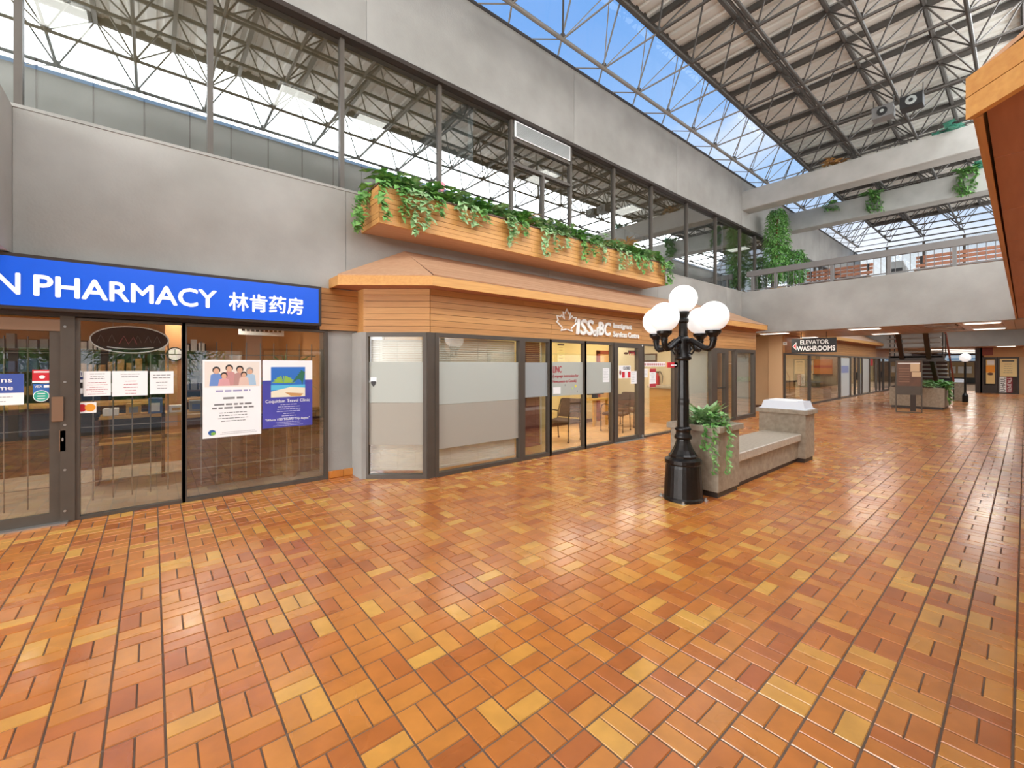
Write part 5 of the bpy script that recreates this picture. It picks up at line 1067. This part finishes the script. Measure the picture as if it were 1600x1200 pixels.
# ================================================================== RIGHT CANOPY (its eave comes into the frame at the right)
c3 = thing('wood_canopy', (9, -.4, 2.75), 'wood eave with plywood-panelled soffit overhanging from the right', 'canopy')
RY = .15; RX0, RX1 = 2.82, 16.0
b = MB(); TR = lambda s, t, z: (s, RY+t, z)
for a, c in ((RX0, 6.2), (6.2, 10.3), (10.3, RX1)):
    for z0, z1 in ((2.75, 2.842), (2.846, 2.935)): box('eave_board', (a, c-.002, -.03, 0, z0, z1), CEDAR, c3, T=TR)
dch = Vector((-1, -.95)).normalized(); q0 = (RX0, RY); q1 = (RX0+dch.x*1.25, RY+dch.y*1.25)
TQ = FC(q1, q0)
for z0, z1 in ((2.75, 2.842), (2.846, 2.935)): box('eave_board', (0, 1.25, -.03, 0, z0, z1), CEDAR_L, c3, T=lambda s, t, z: (q0[0]+dch.x*s+dch.y*t*-1, q0[1]+dch.y*s+dch.x*t, z))
chx = lambda y: RX0+(y-RY)/.95+.02
MB().add([(chx(.1), .1, 2.81), (RX1, .1, 2.81), (RX1, WR, 2.81), (chx(WR), WR, 2.81)], [(0, 1, 2, 3)]).build('soffit_backing', GAP, c3)
# soffit panels, staggered rows along the mall
for r, (y0, y1) in enumerate(((-.02, .115), (-.26, -.03), (-.62, -.27), (-1.01, -.63))):
    x = None; L = .7+.45*(r % 2)
    while x is None or x < RX1-.05:
        xa, xb = (chx(y0+.004), chx(y1-.004)) if x is None else (x+.004, x+.004)
        x2 = min(max(xa, xb)+L, RX1); L = 1.22
        vs = [(xa, y0+.006), (x2-.006, y0+.006), (x2-.006, y1-.006), (xb, y1-.006)]
        MB().add([(a_, b_, z) for z in (2.77, 2.80) for a_, b_ in vs], [(0, 3, 2, 1), (4, 5, 6, 7), (0, 1, 5, 4), (1, 2, 6, 5), (2, 3, 7, 6), (3, 0, 4, 7)]).build('soffit_panel', SOFW, c3); x = x2
MB().add([(RX0, RY, 2.935), (RX1, RY, 2.935), (RX1, WR, 3.5), (RX0-.6, WR, 3.5), (RX0, RY, 2.955), (RX1, RY, 2.955), (RX1, WR, 3.52), (RX0-.6, WR, 3.52)], [(0, 3, 2, 1), (4, 5, 6, 7), (0, 1, 5, 4), (1, 2, 6, 5), (2, 3, 7, 6), (3, 0, 4, 7)]).build('roof_slope', ROOFW, c3)
# opposite planter (mirrored in the upper windows)
p = thing('cedar_planter', (6, -.7, 3.64), 'cedar planter box on the right-hand wall, mirrored in the upper windows', 'planter'); box('trough', (2.0, 9.8, WR, -.42, 3.66, 4.12), GAP, p); boards(p, lambda s, t, z: (s, -.42+t, z), 2.0, 9.8, 3.64, 4.17, 7, 0, .026, CEDAR_L, 3)
# trees and shrubs outside the exit doors (mirrored in the pharmacy glass)
for i, (x, y, lb) in enumerate(((-8.6, -14, 'green tree outside the exit doors, farthest left in the glass reflection'), (-4.4, -13, 'green tree outside the exit doors, left of centre in the reflection'), (-.2, -13.5, 'green tree outside the exit doors, in the middle of the reflection'), (4.0, -13, 'green tree outside the exit doors, right in the glass reflection'))):
    tree('roadside_tree', x, y, -.21, 6.5, 2.0, lb, pot=False, low=-.1, n=3200, ls=.4, m=mat('leaf_sunlit', 'c2dd80', .6, var=.4, scale=1.5, col2='86b458'), group='roadside trees')  # leaf colour brightened in place of sunlight on the trees
